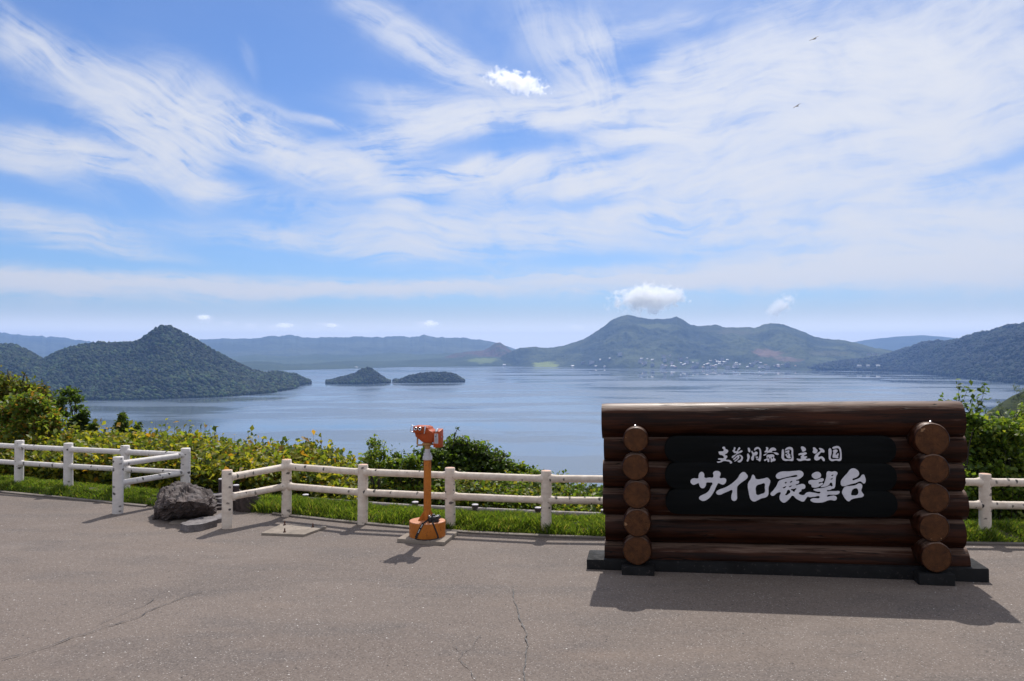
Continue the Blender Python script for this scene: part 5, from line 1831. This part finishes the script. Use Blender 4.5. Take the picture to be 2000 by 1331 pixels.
    def drum(a, z, rr=0.223):
        return Vector((cx + rr * math.sin(a), cy_ - rr * math.cos(a), 0.045 + z))
    path = [Vector((cx + 0.03, cy_ - 0.13, 0.05 + 0.22)), drum(-0.10, 0.196, 0.208), drum(-0.16, 0.182), drum(-0.34, 0.11), drum(-0.52, 0.035), drum(-0.55, 0.008, 0.226), drum(-0.42, 0.006, 0.240), drum(-0.2, 0.006, 0.252), drum(0.1, 0.006, 0.256), drum(0.4, 0.006, 0.244), drum(0.66, 0.008, 0.230), drum(0.70, 0.03), drum(0.58, 0.095), drum(0.42, 0.182), drum(0.40, 0.196, 0.21), Vector((cx + 0.11, cy_ - 0.14, 0.05 + 0.215))]
    den = []
    for i in range(len(path) - 1):
        for t in np.linspace(0, 1, 6)[:-1]:
            p0, p1, p2, p3 = path[max(i - 1, 0)], path[i], path[i + 1], path[min(i + 2, len(path) - 1)]
            den.append(0.5 * ((2 * p1) + (p2 - p0) * t + (2 * p0 - 5 * p1 + 4 * p2 - p3) * t * t + (3 * p1 - p0 - 3 * p2 + p3) * t ** 3))
    den.append(path[-1])
    vs, fs = [], []
    for i, p in enumerate(den):
        tg = (den[min(i + 1, len(den) - 1)] - den[max(i - 1, 0)]).normalized()
        rad_ = Vector((p.x - cx, p.y - cy_, 0))
        nrm = rad_.normalized()
        flat = p.z < 0.062
        nn = Vector((0, 0, 1)) if flat else nrm
        sd_ = tg.cross(nn).normalized()
        f = i / len(den)
        wide = 0.015 if 0.08 < f < 0.30 else 0.009
        for a, b in ((-wide, -0.0015), (wide, -0.0015), (wide, 0.0025), (-wide, 0.0025)):
            vs.append(inv @ (p + sd_ * a + nn * b))
        if i:
            k0, k1 = (i - 1) * 4, i * 4
            for q in range(4):
                q2 = (q + 1) % 4
                fs.append((k0 + q, k0 + q2, k1 + q2, k1 + q))
    mb = MB()
    mb.add(vs, fs)
    st = mb.build('strap', M['strap'], cr, smooth=50)
    # pale woven maker's mark on the wide part of the strap, as blurred bars
    mb = MB()
    for i in range(10, 17):
        if i in (13,):
            continue
        p, q = den[i], den[i + 1]
        nrm = Vector((p.x - cx, p.y - cy_, 0)).normalized()
        tg = (q - p).normalized()
        sd_ = tg.cross(nrm).normalized()
        c = (p + q) / 2 + nrm * 0.0034
        hl = (q - p).length * 0.32
        mb.add([inv @ (c + tg * a * hl + sd_ * b * 0.005) for a, b in ((-1, -1), (1, -1), (1, 1), (-1, 1))], [(0, 1, 2, 3)])
    mb.build('woven_mark', M['white_print'], st)


def stone_mesh(name, pts, mat, seed, amp=0.04, sub=3, freq=5.0, parent=None, facet=True):
    bm = bmesh.new()
    for p in pts:
        bm.verts.new(p)
    bmesh.ops.convex_hull(bm, input=bm.verts)
    loose = [v for v in bm.verts if not v.link_faces]
    bmesh.ops.delete(bm, geom=loose, context='VERTS')
    bmesh.ops.triangulate(bm, faces=bm.faces)
    bmesh.ops.subdivide_edges(bm, edges=bm.edges, cuts=2 ** sub - 1 if sub < 3 else 11, use_grid_fill=True)
    bm.normal_update()
    co = np.array([v.co for v in bm.verts])
    nr = np.array([v.normal for v in bm.verts])
    d = ridged(co[:, 0] * freq + co[:, 2] * freq * 1.3, co[:, 1] * freq - co[:, 2] * freq * 0.8, seed, 4) * 0.7 + fbm(co[:, 0] * freq * 3 + co[:, 2] * 9, co[:, 1] * freq * 3 + co[:, 2] * 5, seed + 9, 3) * 0.5
    # keep edges a little rounded
    for v, n_, dd in zip(bm.verts, nr, d):
        v.co += Vector(n_) * float(dd) * amp
    me = bpy.data.meshes.new(name)
    bm.to_mesh(me)
    bm.free()
    me.polygons.foreach_set('use_smooth', np.ones(len(me.polygons), dtype=bool))
    me.set_sharp_from_angle(angle=R(28))
    me.update()
    return me


def build_stones():
    d = 11.35

    def q(u, v, dd):
        return P(u, v, dd)
    pts = [q(338, 945, 11.75), q(352, 947, 11.55), q(318, 956, 11.6), q(312, 973, 11.2), q(303, 1000, 11.12), q(299, 1017, 11.16), q(320, 1019, 11.1), q(322, 990, 10.95), q(345, 981, 10.82), q(372, 980, 10.80), q(400, 983, 10.86), q(413, 972, 11.2), q(407, 960, 11.5), q(387, 951, 11.8), q(420, 1000, 11.4), q(408, 1008, 11.35), q(368, 1010, 11.35), q(340, 1014, 11.25), q(330, 1000, 12.0), q(405, 1000, 12.0), q(365, 955, 12.0)]
    org = np.array([float(P(360, 1000, 11.4)[0]), 11.4, 0])
    me = stone_mesh('boulder', [Vector(p - org) for p in pts], M['rock'], 5, 0.075, 3, 6.5)
    tag(link('boulder', me, M['rock'], None, org), 'large dark lava boulder between the two fence ends', 'boulder')

    def flat(label, outline, z0, z1, mat, seed, amp=0.012):
        c = [G(u, v, z1) for u, v in outline]
        o = sum(c) / len(c)
        o[2] = 0
        pp = [Vector((p[0] - o[0], p[1] - o[1], z1)) for p in c] + [Vector(((p[0] - o[0]) * 1.02, (p[1] - o[1]) * 1.02, z0)) for p in c]
        me = stone_mesh('stone', pp, mat, seed, amp, 2, 9)
        tag(link('stone', me, mat, None, o), label, 'stone')
    flat('long low grey kerb stone lying before the boulder', [(352, 1023), (366, 1027), (395, 1024), (424, 1016), (420, 1009), (396, 1010), (372, 1015)], -0.04, 0.085, M['slate'], 3)
    flat('flat grey stone at the foot of the first birch post', [(420, 1016), (434, 1013), (446, 1005), (434, 1002), (420, 1008)], -0.03, 0.05, M['slate'], 4)
    flat('thin tan flagstone under the boulder', [(330, 1022), (352, 1023), (376, 1018), (360, 1014), (338, 1017)], -0.03, 0.012, M['concrete'], 6, 0.004)
    # dry stacked slates beside the path
    specs = [('dark block stone beside the boulder, at the bottom of the slate stack', (432, 1000), 11.9, (0.20, 0.22, 0.16), 0.10, M['rock']),
             ('flat slate on the dark block beside the boulder', (428, 985), 12.0, (0.24, 0.26, 0.05), 0.22, M['slate']),
             ('thin slate lying behind the first birch post', (440, 975), 12.1, (0.26, 0.25, 0.04), 0.27, M['slate']),
             ('topmost thin slate of the stack by the path', (424, 968), 12.2, (0.2, 0.22, 0.035), 0.31, M['slate']),
             ('rounded lichen grey rock under the diagonal rail', (481, 985), 11.75, (0.30, 0.24, 0.24), 0.10, M['rock']),
             ('small dark rock right of the first birch post', (460, 990), 11.85, (0.2, 0.2, 0.2), 0.09, M['rock'])]
    for i, (lab, (u, v), dd, sz, z, m) in enumerate(specs):
        c = P(u, v, dd)
        r_ = np.random.default_rng(200 + i)
        pp = [Vector((math.cos(a) * sz[0] * 0.5 * (0.8 + 0.4 * r_.random()), math.sin(a) * sz[1] * 0.5 * (0.8 + 0.4 * r_.random()), zz)) for a in np.linspace(0, 2 * PI, 8)[:-1] for zz in (-sz[2] / 2, sz[2] / 2)]
        me = stone_mesh('stone', pp, m, 60 + i, 0.012, 2, 9)
        tag(link('stone', me, m, None, (c[0], c[1], c[2])), lab, 'stone')


# ------------------------------------------------------------------ far details
def build_town():
    r_ = random.Random(12)
    spots = []

    def bld(u, vb, w, h, dep, wall, roof, label, group=None, gable=True, dz=0.0):
        d = float(lake_dist(721.0)) * 1.004 if vb is None else vb
        p = P(u, 700, d)
        z = LAKE_Z + dz
        root = empty('building', (p[0], d, z), (0, 0, r_.uniform(-0.5, 0.5)))
        tag(root, label, 'building', group)
        mb = MB()
        mb.box((0, 0, h / 2 - 4), (w, dep, h + 8))
        mb.build('wall', wall, root)
        mb = MB()
        if gable:
            mb.prism([(-dep / 2 - 1, 0), (dep / 2 + 1, 0), (0, dep * 0.28)], 'x', -w / 2 - 1, w / 2 + 1)
            o = mb.build('roof', roof, root)
            o.location = (0, 0, h + 0.02)
        else:
            mb.box((0, 0, h + 0.8), (w + 1, dep + 1, 1.6))
            mb.build('roof', roof, root)
    LBL = 'small pale building in the lakeside town below the volcano'
    GRP = 'buildings of the lakeside town'
    gt = GROUND.get('town')
    for k in range(96):
        u = (r_.gauss(1400, 70) if k < 50 else r_.uniform(1270, 1560)) if k < 82 else r_.uniform(1130, 1280)
        base = float(lake_dist(np.interp(u, [1000, 1200, 1400, 1600], [716.2, 720, 722, 723])))
        back = r_.random() ** 1.5
        dd = base + 25 + back * 420
        t = (dd - base) / max(1, (10950 - base))
        px = P(u, 700, dd)
        dz = 2.0
        if gt is not None:
            near = gt[np.argmin((gt[:, 0] - px[0]) ** 2 + (gt[:, 1] - dd) ** 2)]
            dz = max(2.0, float(near[2]) - LAKE_Z)
        big = r_.random() < 0.25
        w = r_.uniform(30, 60) if big else r_.uniform(14, 28)
        h = r_.uniform(18, 34) if big else r_.uniform(9, 15)
        bld(u, dd, w, h, r_.uniform(14, 24), r_.choice([M['wallpale'], M['wallpale'], M['wallgrey']]), r_.choice([M['roofw'], M['roofw'], M['roofr'], M['wallgrey']]), LBL, GRP, not big, dz)
    bld(1120, 9380, 66, 16, 30, M['wallgrey'], M['roofw'], 'white roofed boathouse on the far shore left of the town', None, True, 1)
    bld(985, 9980, 36, 18, 25, M['wallpale'], M['roofw'], 'lone white house on the shore below the rocky lava dome', None, True, 3)
    bld(695, 8950, 60, 10, 20, M['wallpale'], M['roofw'], 'long white shore building above the cone shaped island', None, True, 2)
    bld(1697, 8700, 40, 14, 20, M['wallpale'], M['roofr'], 'red and white hotel high on the slope at right', None, False, 150)
    bld(1709, 8720, 50, 14, 20, M['wallpale'], M['roofw'], 'white hotel wing high on the slope at right', None, False, 150)
    for i, (u, dd, w) in enumerate(((1678, 7780, 40), (1695, 7820, 30), (1715, 7800, 36))):
        bld(u, dd, w, 12, 16, M['wallpale'], M['roofw'], ('pale building low on the wooded shore, leftmost of three', 'pale building low on the wooded shore, middle of three', 'pale building low on the wooded shore, rightmost of three')[i], 'buildings on the wooded shore', True, 42)
    bld(1850, 6500, 56, 9, 18, M['wallpale'], M['roofw'], 'long white greenhouse like building on the right shore slope', None, True, 55)
    # moored pleasure boat gap between the two small islands
    p = P(770, 748, 4900)
    root = empty('jetty', (p[0], 4900, LAKE_Z))
    tag(root, 'small pale gate and jetty between the two small islands', 'jetty')
    mb = MB()
    for x in (-5, 5):
        mb.box((x, 0, 5), (1.4, 1.4, 10))
    mb.box((0, 0, 10.6), (15, 1.6, 1.2))
    mb.build('gate', M['wallpale'], root)
    mb = MB()
    mb.box((2, 6, 0.4), (30, 4, 1.6))
    mb.build('deck', M['wallpale'], root)


def build_birds():
    for (u, v, lab, roll, sc) in ((1589, 77, 'upper of the two dark birds soaring in the sky', -28, 1.0), (1556, 208, 'lower of the two dark birds soaring in the sky', -32, 0.8)):
        d = 130
        p = P(u, v, d)
        root = empty('bird', p, (R(12), R(roll), R(20)))
        tag(root, lab, 'bird', 'soaring birds')
        bm = bmesh.new()
        S = 0.85 * sc
        # one continuous body with wings and forked tail
        pts = {'nose': (0, 0.42, 0), 'neck': (0.05, 0.28, 0.02), 'neckl': (-0.05, 0.28, 0.02)}
        V = [(0, .45, 0), (.07, .30, .02), (.10, .10, .02), (.09, -.12, .01), (.05, -.30, 0), (.13, -.62, 0), (0, -.55, 0), (-.13, -.62, 0), (-.05, -.30, 0), (-.09, -.12, .01), (-.10, .10, .02), (-.07, .30, .02),
             (.5, .22, .10), (.95, .06, .14), (1.25, -.18, .10), (.85, -.16, .10), (.45, -.12, .06),
             (-.5, .22, .10), (-.95, .06, .14), (-1.25, -.18, .10), (-.85, -.16, .10), (-.45, -.12, .06)]
        th = 0.035
        n = len(V)
        top = [(x * S, y * S, (z + th * (1.6 if abs(x) < .11 else .35)) * S) for x, y, z in V]
        bot = [(x * S, y * S, (z - th * (1.9 if abs(x) < .11 else .35)) * S) for x, y, z in V]
        fs = [(0, 1, 2, 3, 4, 8, 9, 10, 11), (4, 5, 6, 7, 8), (1, 12, 16, 3, 2), (12, 13, 15, 16), (13, 14, 15), (11, 10, 9, 21, 17), (17, 21, 20, 18), (18, 20, 19)]
        mb = MB()
        mb.add(top, fs)
        mb.add(bot, [f[::-1] for f in fs])
        rim = [0, 1, 12, 13, 14, 15, 16, 3, 4, 5, 6, 7, 8, 9, 21, 20, 19, 18, 17, 11]
        mb.add(top + bot, [(rim[i], rim[(i + 1) % len(rim)], n + rim[(i + 1) % len(rim)], n + rim[i]) for i in range(len(rim))])
        bm.free()
        mb.build('body', M['bird'], root)


def cloud(label, u, v, w, h, d, dens, seed, tilt=0.0, lumpy=1.6, flatb=0.0):
    c = P(u, v, d)
    k = NT('cloud_vapour')
    k.t.nodes.remove(k.out)
    out = k.n('ShaderNodeOutputMaterial')
    tc = k.coord('Object')
    ln = k.n('ShaderNodeVectorMath', operation='LENGTH')
    k.set(ln.inputs[0], tc)
    off = k.n('ShaderNodeVectorMath', operation='MULTIPLY_ADD')
    k.set(off.inputs[0], tc)
    off.inputs[1].default_value = (w / h, 1.6, 1.0)
    off.inputs[2].default_value = (seed * 7.3, seed * 3.1, seed * 1.7)
    nz = k.noise(off.outputs[0], 1.9, 8, 0.62, 0.25)
    body = k.math('SUBTRACT', 0.66, ln.outputs['Value'])
    val = k.math('ADD', body, k.math('MULTIPLY', k.math('SUBTRACT', nz, 0.5), lumpy))
    dn = k.math('MULTIPLY', k.ramp(val, 0.0, 0.30), dens)
    vol = k.n('ShaderNodeVolumePrincipled')
    vol.inputs['Color'].default_value = (1, 1, 1, 1)
    k.set(vol.inputs['Density'], dn)
    vol.inputs['Anisotropy'].default_value = 0.35
    k.t.links.new(vol.outputs[0], out.inputs['Volume'])
    k.m.cycles.volume_step_rate = 0.25
    bm = bmesh.new()
    bmesh.ops.create_icosphere(bm, subdivisions=3, radius=1.0)
    me = bpy.data.meshes.new('cloud')
    bm.to_mesh(me)
    bm.free()
    me.materials.append(k.m)
    o = bpy.data.objects.new('cloud', me)
    COL.objects.link(o)
    o.location = c
    s = d / F
    o.scale = (w * s, (w + h) * 0.5 * s, h * s)
    o.rotation_euler = (0, R(tilt), 0)
    tag(o, label, 'cloud')
    return o


def build_clouds():
    cloud('white cumulus cloud hanging over the volcano summit', 1266, 584, 96, 37, 14200, 0.0085, 1, -3, 2.5)
    cloud('small ragged white cloud right of the one over the volcano', 1524, 600, 46, 22, 13500, 0.005, 2, -35, 2.8)
    cloud('bright white cloud fragment high above the middle of the lake', 1008, 161, 84, 24, 4000, 0.022, 3, 13, 2.5)

    for (lab, u, v, w, h, sd) in (('small fair weather cloud low above the peak of the left island', 398, 620, 20, 8, 5), ('flat little cloud low over the far range, second from the left', 556, 636, 26, 8, 6),
                                  ('tiny ragged cloud low over the far range, third from the left', 647, 636, 20, 7, 7), ('round little cloud low over the far range left of the lava dome', 842, 632, 20, 10, 8)):
        cloud(lab, u, v, w, h, 26500, 0.006, sd, 0, 2.2)


def build_haze():
    mb = MB()
    mb.box((0, 11950, 0), (76000, 24100, 1))
    o = mb.build('haze', None)
    me = o.data
    z0, z1 = LAKE_Z - 3.0, 489.0
    for v in me.vertices:
        v.co.z = z0 if v.co.z < 0 else z1
    k = NT('haze_air')
    vol = k.n('ShaderNodeVolumePrincipled')
    vol.inputs['Color'].default_value = HAZE_RGB
    vol.inputs['Density'].default_value = HAZE_D
    vol.inputs['Anisotropy'].default_value = 0.1
    k.t.links.new(vol.outputs[0], k.out.inputs['Volume'])
    me.materials.append(k.m)
    tag(o, 'thin blue haze over the lake and hills', 'haze', kind='stuff')


HAZE_RGB = (0.28, 0.47, 0.90, 1.0)
HAZE_D = 4.8e-5

build_ground()
build_lake()
build_hills()
near_ridge()
build_fences()
build_sign()
build_telescope()
build_stones()
build_plants()
build_grass()
build_town()
build_birds()
build_clouds()
build_haze()
